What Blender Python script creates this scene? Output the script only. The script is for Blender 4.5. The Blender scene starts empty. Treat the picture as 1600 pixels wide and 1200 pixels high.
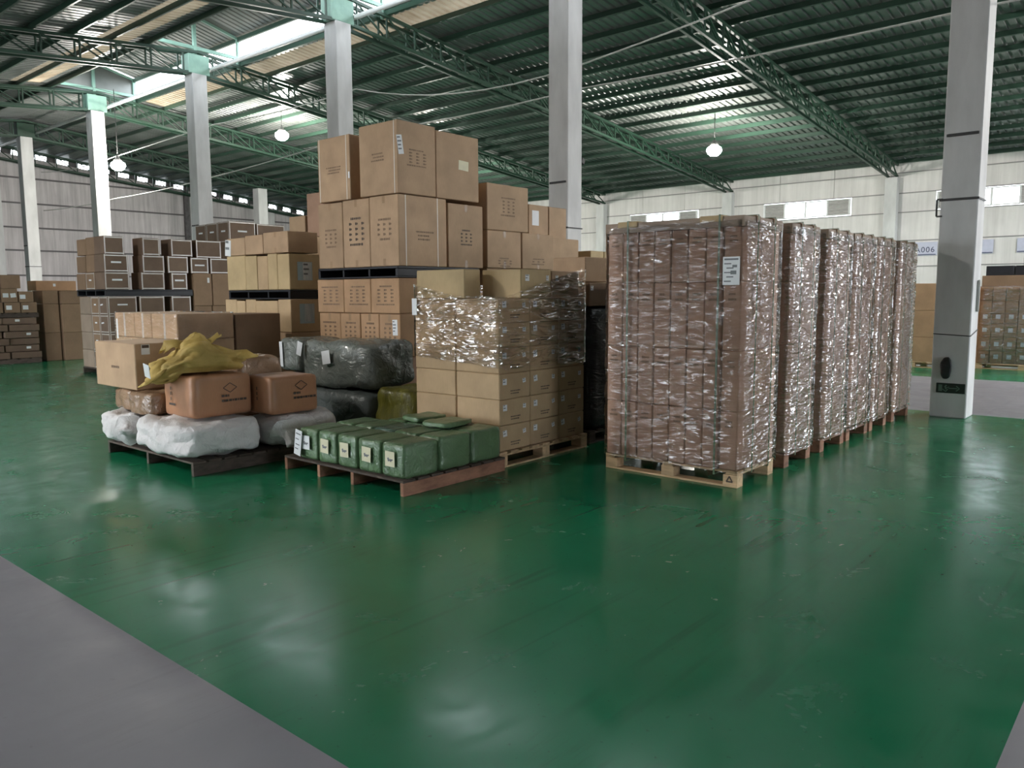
import bpy, math, random
from mathutils import Vector, Matrix, noise

random.seed(7)
SC = bpy.context.scene
COL = SC.collection

# ------------------------------------------------------------------ camera
CAM_H, FPX = 1.6, 1240.84
M_R = Vector((0.649934, -0.759974, -0.005095))
M_D = Vector((-0.088561, -0.069076, -0.993673))
M_F = Vector((0.754813, 0.646273, -0.112199))
cd = bpy.data.cameras.new('camera')
cam = bpy.data.objects.new('camera', cd)
COL.objects.link(cam)
cd.sensor_width = 36.0
cd.lens = 36.0 * FPX / 1600.0
cd.clip_end = 300
rot = Matrix((M_R, -M_D, -M_F)).transposed()
cam.matrix_world = Matrix.Translation((0, 0, CAM_H)) @ rot.to_4x4()
SC.camera = cam

# ------------------------------------------------------------------ world (overcast dusk), exposure
W = bpy.data.worlds.new('world')
SC.world = W
W.use_nodes = True
bgn = W.node_tree.nodes['Background']
bgn.inputs[0].default_value = (0.86, 0.93, 1.0, 1)
bgn.inputs[1].default_value = 5.0
VS = SC.view_settings
VS.view_transform = 'Standard'
VS.look = 'None'
VS.gamma = 1.0
VS.use_curve_mapping = False
VS.exposure = 1.15
SC.cycles.use_denoising = True
SC.cycles.max_bounces = 8
SC.cycles.transparent_max_bounces = 16
SC.cycles.sample_clamp_indirect = 6.0
LAMP = 330.0


# pixel -> place helpers (distance always comes from the plane the thing stands in)
def ray(u, v):
    return M_R * ((u - 800) / FPX) + M_D * ((v - 600) / FPX) + M_F


def on_x(u, v, X):
    d = ray(u, v); t = X / d.x
    return Vector((X, d.y * t, CAM_H + d.z * t))


def on_y(u, v, Y):
    d = ray(u, v); t = Y / d.y
    return Vector((d.x * t, Y, CAM_H + d.z * t))


# ------------------------------------------------------------------ materials
MATS = {}


class NT:
    def __init__(s, name):
        s.m = bpy.data.materials.new(name)
        s.m.use_nodes = True
        s.t = s.m.node_tree
        s.b = s.t.nodes['Principled BSDF']
        s.out = s.t.nodes['Material Output']

    def n(s, typ, **kw):
        nd = s.t.nodes.new(typ)
        for k, v in kw.items():
            setattr(nd, k, v)
        return nd

    def l(s, a, b):
        s.t.links.new(a, b)

    def coords(s, scale=(1, 1, 1), world=False, rnd=True, rot=(0, 0, 0)):
        mp = s.n('ShaderNodeMapping')
        mp.inputs['Scale'].default_value = scale
        mp.inputs['Rotation'].default_value = rot
        if world:
            g = s.n('ShaderNodeNewGeometry')
            s.l(g.outputs['Position'], mp.inputs['Vector'])
        else:
            tc = s.n('ShaderNodeTexCoord')
            s.l(tc.outputs['Object'], mp.inputs['Vector'])
            if rnd:
                oi = s.n('ShaderNodeObjectInfo')
                mu = s.n('ShaderNodeMath', operation='MULTIPLY')
                s.l(oi.outputs['Random'], mu.inputs[0]); mu.inputs[1].default_value = 37.0
                cb = s.n('ShaderNodeCombineXYZ')
                for i in range(3):
                    s.l(mu.outputs[0], cb.inputs[i])
                s.l(cb.outputs[0], mp.inputs['Location'])
        return mp.outputs[0]

    def noise(s, vec, scale, detail=3.0, rough=0.55, dist=0.0):
        nd = s.n('ShaderNodeTexNoise')
        s.l(vec, nd.inputs['Vector'])
        nd.inputs['Scale'].default_value = scale
        nd.inputs['Detail'].default_value = detail
        nd.inputs['Roughness'].default_value = rough
        nd.inputs['Distortion'].default_value = dist
        return nd.outputs['Fac']

    def ramp(s, fac, stops):
        r = s.n('ShaderNodeValToRGB')
        e = r.color_ramp.elements
        while len(e) < len(stops):
            e.new(0.5)
        for i, (p, c) in enumerate(stops):
            e[i].position = p
            e[i].color = (c, c, c, 1) if isinstance(c, (int, float)) else (*c, 1)
        s.l(fac, r.inputs[0])
        return r.outputs[0]

    def mix(s, fac, a, b, mode='MIX'):
        m = s.n('ShaderNodeMix', data_type='RGBA', blend_type=mode)
        for sock, val in ((m.inputs[0], fac), (m.inputs[6], a), (m.inputs[7], b)):
            if isinstance(val, (int, float)):
                sock.default_value = val
            elif isinstance(val, tuple):
                sock.default_value = (*val, 1)
            else:
                s.l(val, sock)
        return m.outputs[2]

    def bump(s, h, strength=0.2, dist=0.01):
        b = s.n('ShaderNodeBump')
        b.inputs['Strength'].default_value = strength
        b.inputs['Distance'].default_value = dist
        s.l(h, b.inputs['Height'])
        s.l(b.outputs[0], s.b.inputs['Normal'])
        return b.outputs[0]

    def vary(s, col, amt):
        """per-object lightness variation"""
        oi = s.n('ShaderNodeObjectInfo')
        mr = s.n('ShaderNodeMapRange')
        s.l(oi.outputs['Random'], mr.inputs[0])
        mr.inputs[3].default_value = 1 - amt
        mr.inputs[4].default_value = 1 + amt
        hs = s.n('ShaderNodeHueSaturation')
        s.l(mr.outputs[0], hs.inputs['Value'])
        s.l(col, hs.inputs['Color'])
        return hs.outputs[0]

    def set(s, col=None, rough=None, metal=None, spec=None):
        if col is not None:
            if isinstance(col, tuple):
                s.b.inputs['Base Color'].default_value = (*col, 1)
            else:
                s.l(col, s.b.inputs['Base Color'])
        if rough is not None:
            if isinstance(rough, (int, float)):
                s.b.inputs['Roughness'].default_value = rough
            else:
                s.l(rough, s.b.inputs['Roughness'])
        if metal is not None:
            s.b.inputs['Metallic'].default_value = metal
        if spec is not None:
            s.b.inputs['Specular IOR Level'].default_value = spec


def simple(name, col, rough=0.6, metal=0.0, var=0.12, nscale=6.0, namt=0.25, bump=0.0, bscale=40.0, stretch=(1, 1, 1), spec=0.4):
    if name in MATS:
        return MATS[name]
    q = NT(name)
    v = q.coords(stretch)
    nz = q.noise(v, nscale, 4)
    dark = tuple(c * (1 - namt) for c in col)
    lite = tuple(min(1, c * (1 + namt * 0.6)) for c in col)
    c = q.ramp(nz, [(0.3, dark), (0.7, lite)])
    if var:
        c = q.vary(c, var)
    q.set(c, rough, metal, spec)
    if bump:
        q.bump(q.noise(v, bscale, 3), bump, 0.01)
    MATS[name] = q.m
    return q.m


def cardboard(name, col, rough=0.75, var=0.1, gloss=False):
    q = NT(name)
    v = q.coords((1, 1, 1))
    big = q.noise(v, 3.0, 3)
    fib = q.noise(q.coords((60, 60, 6)), 3.0, 2)
    c = q.ramp(big, [(0.3, tuple(x * 0.86 for x in col)), (0.7, tuple(min(1, x * 1.08) for x in col))])
    c = q.mix(0.10, c, fib, 'OVERLAY')
    c = q.vary(c, var)
    q.set(c, 0.35 if gloss else rough, 0, 0.35)
    q.bump(big, 0.25, 0.02)
    MATS[name] = q.m
    return q.m


cardboard('kraft', (0.46, 0.315, 0.20))
cardboard('kraft_light', (0.52, 0.37, 0.22))
cardboard('kraft_yellow', (0.50, 0.375, 0.21), var=0.06)
cardboard('kraft_red', (0.40, 0.25, 0.175), var=0.07)
cardboard('kraft_orange', (0.45, 0.28, 0.16), var=0.07)
cardboard('kraft_dark', (0.185, 0.125, 0.09), var=0.12)
cardboard('kraft_brown', (0.27, 0.175, 0.11), var=0.1)
cardboard('kraft_grey', (0.34, 0.26, 0.20), var=0.06)
cardboard('bale_brown', (0.44, 0.225, 0.125), var=0.05, gloss=True)
simple('paper', (0.80, 0.82, 0.84), 0.6, var=0.04, namt=0.04)
simple('paper_yellow', (0.76, 0.72, 0.52), 0.6, var=0.04, namt=0.1)
simple('paper_blue', (0.42, 0.55, 0.60), 0.5, var=0.04, namt=0.08)
simple('ink', (0.10, 0.075, 0.06), 0.7, var=0.0, namt=0.2)
simple('ink_soft', (0.22, 0.145, 0.095), 0.7, var=0.0, namt=0.2)
simple('ink_faint', (0.22, 0.235, 0.25), 0.7, var=0.0, namt=0.2)
simple('tape_brown', (0.36, 0.23, 0.13), 0.28, var=0.05, namt=0.1)
simple('tape_clear', (0.55, 0.50, 0.46), 0.18, var=0.05, namt=0.2)
simple('strap_white', (0.80, 0.76, 0.68), 0.4, var=0.03, namt=0.05)
simple('strap_green', (0.09, 0.14, 0.06), 0.35, var=0.1, namt=0.15)
simple('wood_pine', (0.60, 0.42, 0.25), 0.75, var=0.14, nscale=3, namt=0.3, stretch=(6, 1, 6), bump=0.2)
simple('wood_red', (0.33, 0.165, 0.105), 0.75, var=0.2, nscale=3, namt=0.4, stretch=(2, 4, 6), bump=0.2)
simple('wood_dark', (0.10, 0.075, 0.062), 0.8, var=0.2, nscale=4, namt=0.4, stretch=(2, 4, 6), bump=0.2)
simple('plastic_black', (0.012, 0.013, 0.018), 0.45, var=0.05, namt=0.2)
simple('steel_dark', (0.055, 0.055, 0.055), 0.5, 0.6, var=0.1, namt=0.3)
simple('concrete_paint', (0.60, 0.60, 0.60), 0.75, var=0.03, nscale=2.0, namt=0.16, stretch=(1.4, 1.4, 0.5), bump=0.15, bscale=14)
simple('paint_green', (0.024, 0.062, 0.040), 0.45, var=0.12, nscale=3, namt=0.35)
simple('paint_green_skylit', (0.25, 0.42, 0.34), 0.5, var=0.05, nscale=5, namt=0.15)  # truss green made paler: daylight from the open monitor put into the colour
simple('purlin_paint', (0.030, 0.068, 0.047), 0.42, var=0.25, nscale=1.2, namt=0.5, stretch=(1, 0.3, 1))
simple('cable_white', (0.55, 0.55, 0.52), 0.5, var=0.0, namt=0.1)
simple('cable_black', (0.015, 0.015, 0.015), 0.5, var=0.0, namt=0.1)
simple('window_frame', (0.70, 0.71, 0.71), 0.5, var=0.02, namt=0.05)
simple('louver', (0.42, 0.41, 0.40), 0.6, var=0.08, namt=0.1)
simple('sign_lilac', (0.52, 0.53, 0.66), 0.5, var=0.02, namt=0.06)
simple('sign_ink', (0.045, 0.05, 0.11), 0.5, var=0.0, namt=0.1)
simple('exit_green', (0.008, 0.020, 0.014), 0.4, var=0.0, namt=0.1)
simple('exit_pale', (0.10, 0.17, 0.13), 0.5, var=0.0, namt=0.1)
simple('girt_paint', (0.30, 0.29, 0.29), 0.6, var=0.05, namt=0.3)
simple('girt_dark', (0.13, 0.12, 0.125), 0.6, var=0.05, namt=0.3)
simple('housing', (0.10, 0.10, 0.10), 0.5, var=0.0, namt=0.1)
simple('asphalt', (0.16, 0.16, 0.155), 0.9, var=0.0, namt=0.2)


def bag_mat(name, col, rough, bscale, bstr, namt=0.2, sheen=0.5, stretch=(1, 1, 1)):
    q = NT(name)
    v = q.coords(stretch)
    nz = q.noise(v, 5, 4)
    c = q.ramp(nz, [(0.3, tuple(x * (1 - namt) for x in col)), (0.7, tuple(min(1, x * (1 + namt * .6)) for x in col))])
    c = q.vary(c, 0.06)
    q.set(c, rough, 0, sheen)
    q.bump(q.noise(v, bscale, 4, 0.6, 1.2), bstr, 0.03)
    MATS[name] = q.m


bag_mat('sack_white', (0.70, 0.68, 0.68), 0.6, 9, 0.75, 0.08, 0.3)
bag_mat('bag_grey', (0.20, 0.22, 0.20), 0.2, 8, 1.0, 0.2, 0.6)
bag_mat('bag_grey_dark', (0.10, 0.115, 0.11), 0.35, 7, 0.6, 0.2, 0.5)
bag_mat('bag_olive', (0.15, 0.14, 0.02), 0.3, 9, 0.6, 0.5, 0.5, (2, 2, 0.6))
bag_mat('bag_yellow', (0.52, 0.37, 0.11), 0.6, 9, 0.4, 0.18, 0.3)
bag_mat('bale_green', (0.115, 0.20, 0.10), 0.28, 9, 0.6, 0.18, 0.55)
bag_mat('bale_green_dark', (0.085, 0.15, 0.115), 0.22, 10, 0.8, 0.25, 0.6)
bag_mat('wrap_black', (0.010, 0.010, 0.013), 0.30, 9, 0.5, 0.2, 0.5, (0.6, 0.6, 2))
bag_mat('bale_wrapped', (0.33, 0.21, 0.13), 0.16, 9, 0.6, 0.2, 0.6)


def film_material(name, base, crease, lo=0.45, hi=0.62, ang=0.22, tilt=0.06):
    """layers of thin clear film: mostly see-through, mirror-like crinkles that catch lamps and daylight"""
    q = NT(name)
    v1 = q.coords((1.0, 1.0, 2.2), rot=(ang, -ang, 0))
    v2 = q.coords((1.5, 1.5, 6.5), rot=(ang * 1.3, -ang * 1.3, 0))
    n1 = q.noise(v1, 3.0, 1, 0.5, 0.6)
    n2 = q.noise(v2, 3.4, 1.5, 0.5, 1.0)
    big = q.noise(q.coords((1, 1, 1.3)), 2.2, 3, 0.6)
    ad = q.n('ShaderNodeMath', operation='ADD')
    q.l(n1, ad.inputs[0]); q.l(n2, ad.inputs[1])
    bp = q.n('ShaderNodeBump')
    bp.inputs['Strength'].default_value = 1.0
    bp.inputs['Distance'].default_value = tilt
    q.l(ad.outputs[0], bp.inputs['Height'])
    gl = q.n('ShaderNodeBsdfGlossy')
    gl.inputs['Color'].default_value = (0.97, 0.97, 0.98, 1)
    gl.inputs['Roughness'].default_value = 0.035
    q.l(bp.outputs[0], gl.inputs['Normal'])
    tr = q.n('ShaderNodeBsdfTransparent')
    fr = q.n('ShaderNodeFresnel'); fr.inputs[0].default_value = 1.4
    # creased, multi-layered places reflect more than a single flat layer
    st = q.ramp(n2, [(0.47, 0.0), (0.545, 1.0), (0.62, 0.0)])
    pt = q.ramp(big, [(lo, 0.08), (hi, 1.0)])
    mk = q.mix(1.0, st, pt, 'MULTIPLY')
    ma = q.n('ShaderNodeMath', operation='MULTIPLY_ADD')
    q.l(mk, ma.inputs[0]); ma.inputs[1].default_value = crease; ma.inputs[2].default_value = base
    mb = q.n('ShaderNodeMath', operation='ADD', use_clamp=True)
    q.l(ma.outputs[0], mb.inputs[0]); q.l(fr.outputs[0], mb.inputs[1])
    mx = q.n('ShaderNodeMixShader')
    q.l(mb.outputs[0], mx.inputs[0]); q.l(tr.outputs[0], mx.inputs[1]); q.l(gl.outputs[0], mx.inputs[2])
    q.l(mx.outputs[0], q.out.inputs[0])
    MATS[name] = q.m


film_material('film', 0.006, 0.10, 0.50, 0.70, tilt=0.035)
film_material('film_thick', 0.09, 0.15, 0.38, 0.64, tilt=0.033)
film_material('film_shiny', 0.09, 0.35, 0.38, 0.56, tilt=0.045)


def glass_material():
    q = NT('window_glass')
    tr = q.n('ShaderNodeBsdfTransparent'); tr.inputs[0].default_value = (0.93, 0.95, 0.96, 1)
    gl = q.n('ShaderNodeBsdfGlossy'); gl.inputs['Roughness'].default_value = 0.05
    mx = q.n('ShaderNodeMixShader'); mx.inputs[0].default_value = 0.08
    q.l(tr.outputs[0], mx.inputs[1]); q.l(gl.outputs[0], mx.inputs[2]); q.l(mx.outputs[0], q.out.inputs[0])
    MATS['glass'] = q.m


glass_material()


def floor_material(name, col, rlo, rhi, scuff, spec=0.5):
    q = NT(name)
    v = q.coords((1, 1, 1), world=True)
    big = q.noise(v, 0.5, 5, 0.6)
    mid = q.noise(v, 2.3, 5, 0.65, 0.6)
    c = q.ramp(big, [(0.3, tuple(x * 0.85 for x in col)), (0.7, tuple(x * 1.12 for x in col))])
    dark = tuple(x * 0.58 for x in col)

    def dirt(c, fac, amount):
        m = q.n('ShaderNodeMath', operation='MULTIPLY')
        q.l(fac, m.inputs[0]); m.inputs[1].default_value = amount
        return q.mix(m.outputs[0], c, dark)
    # faint skid lines in two directions, brushed scuff fields, small specks
    patch = q.ramp(q.noise(v, 0.7, 2), [(0.45, 0.0), (0.62, 1.0)])
    for sx, sy, ro in ((0.22, 7.0, 0.45), (0.22, 6.0, -0.75)):
        ln = q.ramp(q.noise(q.coords((sx, sy, 1), world=True, rot=(0, 0, ro)), 1.3, 2, 0.5, 0.3), [(0.60, 0.0), (0.70, 1.0)])
        c = dirt(c, q.mix(1.0, ln, patch, 'MULTIPLY'), scuff)
    br = q.ramp(q.noise(q.coords((1.0, 14, 1), world=True, rot=(0, 0, 0.75)), 2.2, 5, 0.7), [(0.50, 0.0), (0.70, 1.0)])
    pm = q.ramp(q.noise(v, 1.1, 3), [(0.54, 0.0), (0.68, 1.0)])
    c = dirt(c, q.mix(1.0, br, pm, 'MULTIPLY'), scuff)
    sp = q.ramp(q.noise(v, 30, 2, 0.5), [(0.70, 0.0), (0.74, 1.0)])
    c = dirt(c, sp, scuff * 0.8)
    r = q.ramp(mid, [(0.3, rlo), (0.75, rhi)])
    q.set(c, r, 0, spec)
    q.bump(q.noise(v, 1.4, 3), 0.05, 0.03)
    MATS[name] = q.m


floor_material('floor_green', (0.010, 0.18, 0.082), 0.13, 0.32, 0.7, 0.33)
floor_material('floor_grey', (0.245, 0.242, 0.272), 0.35, 0.6, 0.3, 0.4)


def wall_material(name, col, rib, streak):
    q = NT(name)
    v = q.coords((1, 1, 1), world=True)
    st = q.noise(q.coords((2.6, 2.6, 0.14), world=True), 2.4, 5, 0.65)
    c = q.ramp(st, [(0.35, tuple(x * (1 - streak) for x in col)), (0.62, col)])
    pat = q.ramp(q.noise(v, 0.7, 4), [(0.35, 0.86), (0.65, 1.0)])
    c = q.mix(1.0, c, pat, 'MULTIPLY')
    q.set(c, 0.55, 0, 0.35)
    wv = q.n('ShaderNodeTexWave', wave_type='BANDS', bands_direction='DIAGONAL')
    q.l(q.coords((1, 1, 0), world=True), wv.inputs['Vector'])
    wv.inputs['Scale'].default_value = rib
    q.bump(wv.outputs['Fac'], 0.35, 0.02)
    MATS[name] = q.m


wall_material('wall_sheet', (0.77, 0.745, 0.735), 1.3, 0.13)
wall_material('wall_sheet_north', (0.62, 0.58, 0.59), 1.3, 0.30)


def roof_material():
    q = NT('roof_sheet')
    v = q.coords((1, 1, 1), world=True)
    nz = q.noise(v, 0.8, 4)
    c = q.ramp(nz, [(0.3, (0.115, 0.13, 0.12)), (0.7, (0.24, 0.25, 0.24))])
    q.set(c, 0.42, 0.3, 0.5)
    MATS['roof_sheet'] = q.m
    q = NT('translucent_sheet')
    v = q.coords((1, 1, 1), world=True)
    c = q.ramp(q.noise(v, 1.2, 4), [(0.3, (0.32, 0.25, 0.17)), (0.7, (0.48, 0.40, 0.30))])
    tl = q.n('ShaderNodeBsdfTranslucent'); q.l(c, tl.inputs[0])
    df = q.n('ShaderNodeBsdfDiffuse'); q.l(c, df.inputs[0])
    mx = q.n('ShaderNodeMixShader'); mx.inputs[0].default_value = 0.90
    q.l(tl.outputs[0], mx.inputs[1]); q.l(df.outputs[0], mx.inputs[2]); q.l(mx.outputs[0], q.out.inputs[0])
    MATS['translucent_sheet'] = q.m
    q = NT('bulb_glow')
    q.b.inputs['Base Color'].default_value = (0.9, 0.9, 0.85, 1)
    q.b.inputs['Emission Color'].default_value = (1.0, 0.955, 0.88, 1)
    q.b.inputs['Emission Strength'].default_value = LAMP
    MATS['bulb_glow'] = q.m


roof_material()


# ------------------------------------------------------------------ mesh helpers
CACHE = {}


def mesh_from(name, vs, fs, mat, smooth=False):
    me = bpy.data.meshes.new(name)
    me.from_pydata([tuple(v) for v in vs], [], fs)
    me.update()
    for m in (mat if isinstance(mat, (list, tuple)) else [mat]):
        me.materials.append(MATS[m])
    if smooth:
        me.polygons.foreach_set('use_smooth', [True] * len(me.polygons))
    return me


def chamfer_box(sx, sy, sz, c):
    """verts, faces of a box centred on the origin with chamfered edges"""
    h = (sx / 2, sy / 2, sz / 2)
    vs, idx = [], {}
    for ix in (-1, 1):
        for iy in (-1, 1):
            for iz in (-1, 1):
                s = (ix, iy, iz)
                for a in range(3):
                    p = [s[k] * (h[k] - (c if k != a else 0)) for k in range(3)]
                    idx[(s, a)] = len(vs); vs.append(p)
    fs = []

    def add(loop, nrm):
        a, b, d = (Vector(vs[i]) for i in loop[:3])
        if (b - a).cross(d - a).dot(Vector(nrm)) < 0:
            loop = loop[::-1]
        fs.append(loop)
    for a in range(3):
        b, d = [(1, 2), (0, 2), (0, 1)][a]
        for sg in (-1, 1):
            loop = []
            for sb, sd in ((-1, -1), (1, -1), (1, 1), (-1, 1)):
                s = [0, 0, 0]; s[a] = sg; s[b] = sb; s[d] = sd
                loop.append(idx[(tuple(s), a)])
            n = [0, 0, 0]; n[a] = sg
            add(loop, n)
    for a in range(3):
        b, d = [(1, 2), (0, 2), (0, 1)][a]
        for sb in (-1, 1):
            for sd in (-1, 1):
                lo, hi = [0, 0, 0], [0, 0, 0]
                for s, val in ((lo, -1), (hi, 1)):
                    s[a] = val; s[b] = sb; s[d] = sd
                lo, hi = tuple(lo), tuple(hi)
                n = [0, 0, 0]; n[b] = sb; n[d] = sd
                add([idx[(lo, b)], idx[(hi, b)], idx[(hi, d)], idx[(lo, d)]], n)
    for ix in (-1, 1):
        for iy in (-1, 1):
            for iz in (-1, 1):
                s = (ix, iy, iz)
                add([idx[(s, 0)], idx[(s, 1)], idx[(s, 2)]], s)
    return vs, fs


def box_me(sx, sy, sz, mat, c=0.006, base=False, key=''):
    k = ('box', round(sx, 4), round(sy, 4), round(sz, 4), mat, c, base)
    if k not in CACHE:
        c = min(c, 0.3 * min(sx, sy, sz))
        vs, fs = chamfer_box(sx, sy, sz, c)
        if base:
            vs = [(x, y, z + sz / 2) for x, y, z in vs]
        CACHE[k] = mesh_from(key or 'box', vs, fs, mat)
    return CACHE[k]


def link(name, me, parent=None, loc=(0, 0, 0), rot=(0, 0, 0), scale=None):
    o = bpy.data.objects.new(name, me)
    COL.objects.link(o)
    o.parent = parent
    o.location = loc
    o.rotation_euler = rot
    if scale:
        o.scale = scale
    return o


def tag(o, label=None, cat=None, group=None, kind=None):
    if label: o['label'] = label
    if cat: o['category'] = cat
    if group: o['group'] = group
    if kind: o['kind'] = kind
    return o


def empty(name, loc, label=None, cat=None, group=None, kind=None, rotz=0):
    return tag(link(name, None, None, loc, (0, 0, rotz)), label, cat, group, kind)


def bar(name, p, q, w, h, mat, parent=None):
    """a bar from p to q using one shared unit mesh, stretched"""
    p, q = Vector(p), Vector(q)
    k = ('bar', mat)
    if k not in CACHE:
        vs, fs = chamfer_box(1, 1, 1, 0.06)
        CACHE[k] = mesh_from('bar', vs, fs, mat)
    d = q - p
    o = link(name, CACHE[k], parent, (p + q) / 2)
    o.rotation_euler = d.to_track_quat('X', 'Z').to_euler()
    o.scale = (d.length, w, h)
    return o


def box_at(name, x0, x1, y0, y1, z0, z1, mat, parent=None, c=0.006):
    o = link(name, box_me(x1 - x0, y1 - y0, z1 - z0, mat, c), parent, ((x0 + x1) / 2, (y0 + y1) / 2, (z0 + z1) / 2))
    return o


def tube_me(name, pts, r, mat, seg=8):
    vs, fs = [], []
    pts = [Vector(p) for p in pts]
    n = len(pts)
    for i, p in enumerate(pts):
        t = (pts[min(i + 1, n - 1)] - pts[max(i - 1, 0)]).normalized()
        a = t.cross(Vector((0, 0, 1)))
        if a.length < 1e-3:
            a = Vector((1, 0, 0))
        a.normalize(); b = t.cross(a)
        for k in range(seg):
            an = 2 * math.pi * k / seg
            vs.append(p + a * (r * math.cos(an)) + b * (r * math.sin(an)))
    for i in range(n - 1):
        for k in range(seg):
            k2 = (k + 1) % seg
            fs.append([i * seg + k, i * seg + k2, (i + 1) * seg + k2, (i + 1) * seg + k])
    fs.append(list(range(seg))[::-1]); fs.append([(n - 1) * seg + k for k in range(seg)])
    return mesh_from(name, vs, fs, mat, True)


def lathe_me(name, prof, mat, seg=20):
    vs, fs = [], []
    for r, z in prof:
        for k in range(seg):
            a = 2 * math.pi * k / seg
            vs.append((r * math.cos(a), r * math.sin(a), z))
    for i in range(len(prof) - 1):
        for k in range(seg):
            k2 = (k + 1) % seg
            fs.append([i * seg + k, i * seg + k2, (i + 1) * seg + k2, (i + 1) * seg + k])
    return mesh_from(name, vs, fs, mat, True)


FACES = {'-x': (Vector((-1, 0, 0)), Vector((0, -1, 0))), '-y': (Vector((0, -1, 0)), Vector((1, 0, 0))),
         '+z': (Vector((0, 0, 1)), Vector((0, -1, 0)))}


def quads_on(name, parent, dims, face, rects, mat, off=0.0015, key=None):
    """flat pieces on one face of a box thing (local base-centre origin); rects = (cx, cz, w, h, tilt)"""
    k = ('quads', key, dims, face, mat) if key else None
    if k and k in CACHE:
        o = link(name, CACHE[k], parent)
        if len(rects) > 1:
            o['kind'] = 'stuff'
        return o
    n, r = FACES[face]
    up = Vector((0, 0, 1)) if face != '+z' else Vector((1, 0, 0))
    if face == '-x': o = Vector((-dims[0] / 2, 0, 0))
    elif face == '-y': o = Vector((0, -dims[1] / 2, 0))
    else: o = Vector((0, 0, dims[2]))
    o = o + n * off
    vs, fs = [], []
    for rc in rects:
        cx, cz, w, h = rc[:4]
        t = rc[4] if len(rc) > 4 else 0
        c, s = math.cos(t), math.sin(t)
        i = len(vs)
        for a, b in ((-1, -1), (1, -1), (1, 1), (-1, 1)):
            x, z = a * w / 2, b * h / 2
            vs.append(o + r * (cx + x * c - z * s) + up * (cz + x * s + z * c))
        fs.append([i, i + 1, i + 2, i + 3])
    me = mesh_from(name, vs, fs, mat)
    if k:
        CACHE[k] = me
    o = link(name, me, parent)
    if len(rects) > 1:
        o['kind'] = 'stuff'
    return o


def text_rows(w, z0, z1, seed=0, rows=6, grid=False, left=0.0):
    """rectangles that read as lines of small print"""
    rg = random.Random(seed)
    out = []
    for i in range(rows):
        z = z1 - (i + .5) * (z1 - z0) / rows
        h = (z1 - z0) / rows * 0.5
        if grid and 0 < i < rows - 1:
            for cx in (-0.33, 0.0, 0.33):
                out.append((left + cx * w, z, w * 0.085, h)); out.append((left + cx * w + w * 0.075, z, w * 0.045, h * .7))
        else:
            ln = w * rg.uniform(0.5, 0.95); x = left - ln / 2 + rg.uniform(-.05, .05) * w; end = x + ln
            while x < end:
                ww = rg.uniform(0.03, 0.09) * w
                out.append((x + ww / 2, z, ww, h * rg.uniform(.75, 1))); x += ww + 0.018 * w
    return out


def paper(parent, dims, face, cx, cz, w, h, mat='paper', tilt=0.0, lines=4, name='paper_label'):
    p = quads_on(name, parent, dims, face, [(cx, cz, w, h, tilt)], mat, 0.003)
    if lines:
        rg = random.Random(int(cx * 1000 + cz * 77))
        rc = []
        for i in range(lines):
            ww = w * rg.uniform(.35, .8)
            dz = h * (0.38 - 0.8 * i / max(1, lines))
            c, s = math.cos(tilt), math.sin(tilt)
            dx = -(w * .85 - ww) / 2
            rc.append((cx + dx * c - dz * s, cz + dx * s + dz * c, ww, h * 0.3 / lines, tilt))
        quads_on('print', p, dims, face, rc, 'ink_faint', 0.0045)
    return p


NCART = [0]


def carton(x0, x1, y0, y1, z0, z1, mat, label, group, name='carton', tape=None, prints=(), papers=(), straps=(), jig=0.006, gap=0.004, ctape='tape_brown', edge=None):
    NCART[0] += 1
    rg = random.Random(NCART[0])
    d = (round(x1 - x0 - 2 * gap, 3), round(y1 - y0 - 2 * gap, 3), round(z1 - z0 - 0.002, 3))
    loc = ((x0 + x1) / 2 + rg.uniform(-jig, jig) * .5, (y0 + y1) / 2 + rg.uniform(-jig, jig) * .5, z0 + 0.001)
    o = link(name, box_me(*d, mat, 0.008, True, 'carton'), None, loc, (0, 0, rg.uniform(-jig, jig) * .6))
    tag(o, label, 'carton', group)
    if tape:
        tw = 0.05
        for f in tape:
            rc = []
            hh = min(0.09, d[2] * .25)
            if f in ('-x', '-y'):
                quads_on('tape', o, d, f, [(0, d[2] - hh / 2, tw, hh)], ctape, 0.0015, key='tpa')
                quads_on('tape', o, d, f, [(0, hh / 2, tw, hh)], ctape, 0.0015, key='tpb')
            elif f == '+z':
                quads_on('tape', o, d, f, [(0, 0, tw, d[0])], ctape, 0.0015, key='tz')
            elif f == '-yv':
                quads_on('tape', o, d, '-y', [(0, d[2] / 2, tw, d[2])], ctape, 0.0015, key='tv')
            elif f == '-xv':
                quads_on('tape', o, d, '-x', [(0, d[2] / 2, tw, d[2])], ctape, 0.0015, key='tvx')
    if edge:
        for f in ('-x', '-y'):
            w = d[1] if f == '-x' else d[0]
            t = 0.022
            rc = [(-w / 2 + t, d[2] / 2, t, d[2]), (w / 2 - t, d[2] / 2, t, d[2]), (0, d[2] - t, w - 3 * t, t), (0, t, w - 3 * t, t)]
            if f == '-y' or edge == 'both':
                quads_on('tape', o, d, f, rc, 'tape_clear', 0.0015, key='edge')
    for f, seed, w, lo, hi, rows, grid, mt in prints:
        fw = d[1] if f == '-x' else d[0]
        quads_on('print', o, d, f, text_rows(fw * w, d[2] * lo, d[2] * hi, seed, rows, grid), mt, 0.002, key=('pr', seed, w, lo, hi, rows, grid))
    for p in papers:
        paper(o, d, *p)
    for f, cx in straps:
        fw = d[1] if f == '-x' else d[0]
        quads_on('strap', o, d, f, [(cx * fw, d[2] / 2, 0.014, d[2])], 'strap_white', 0.004)
    return o


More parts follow.
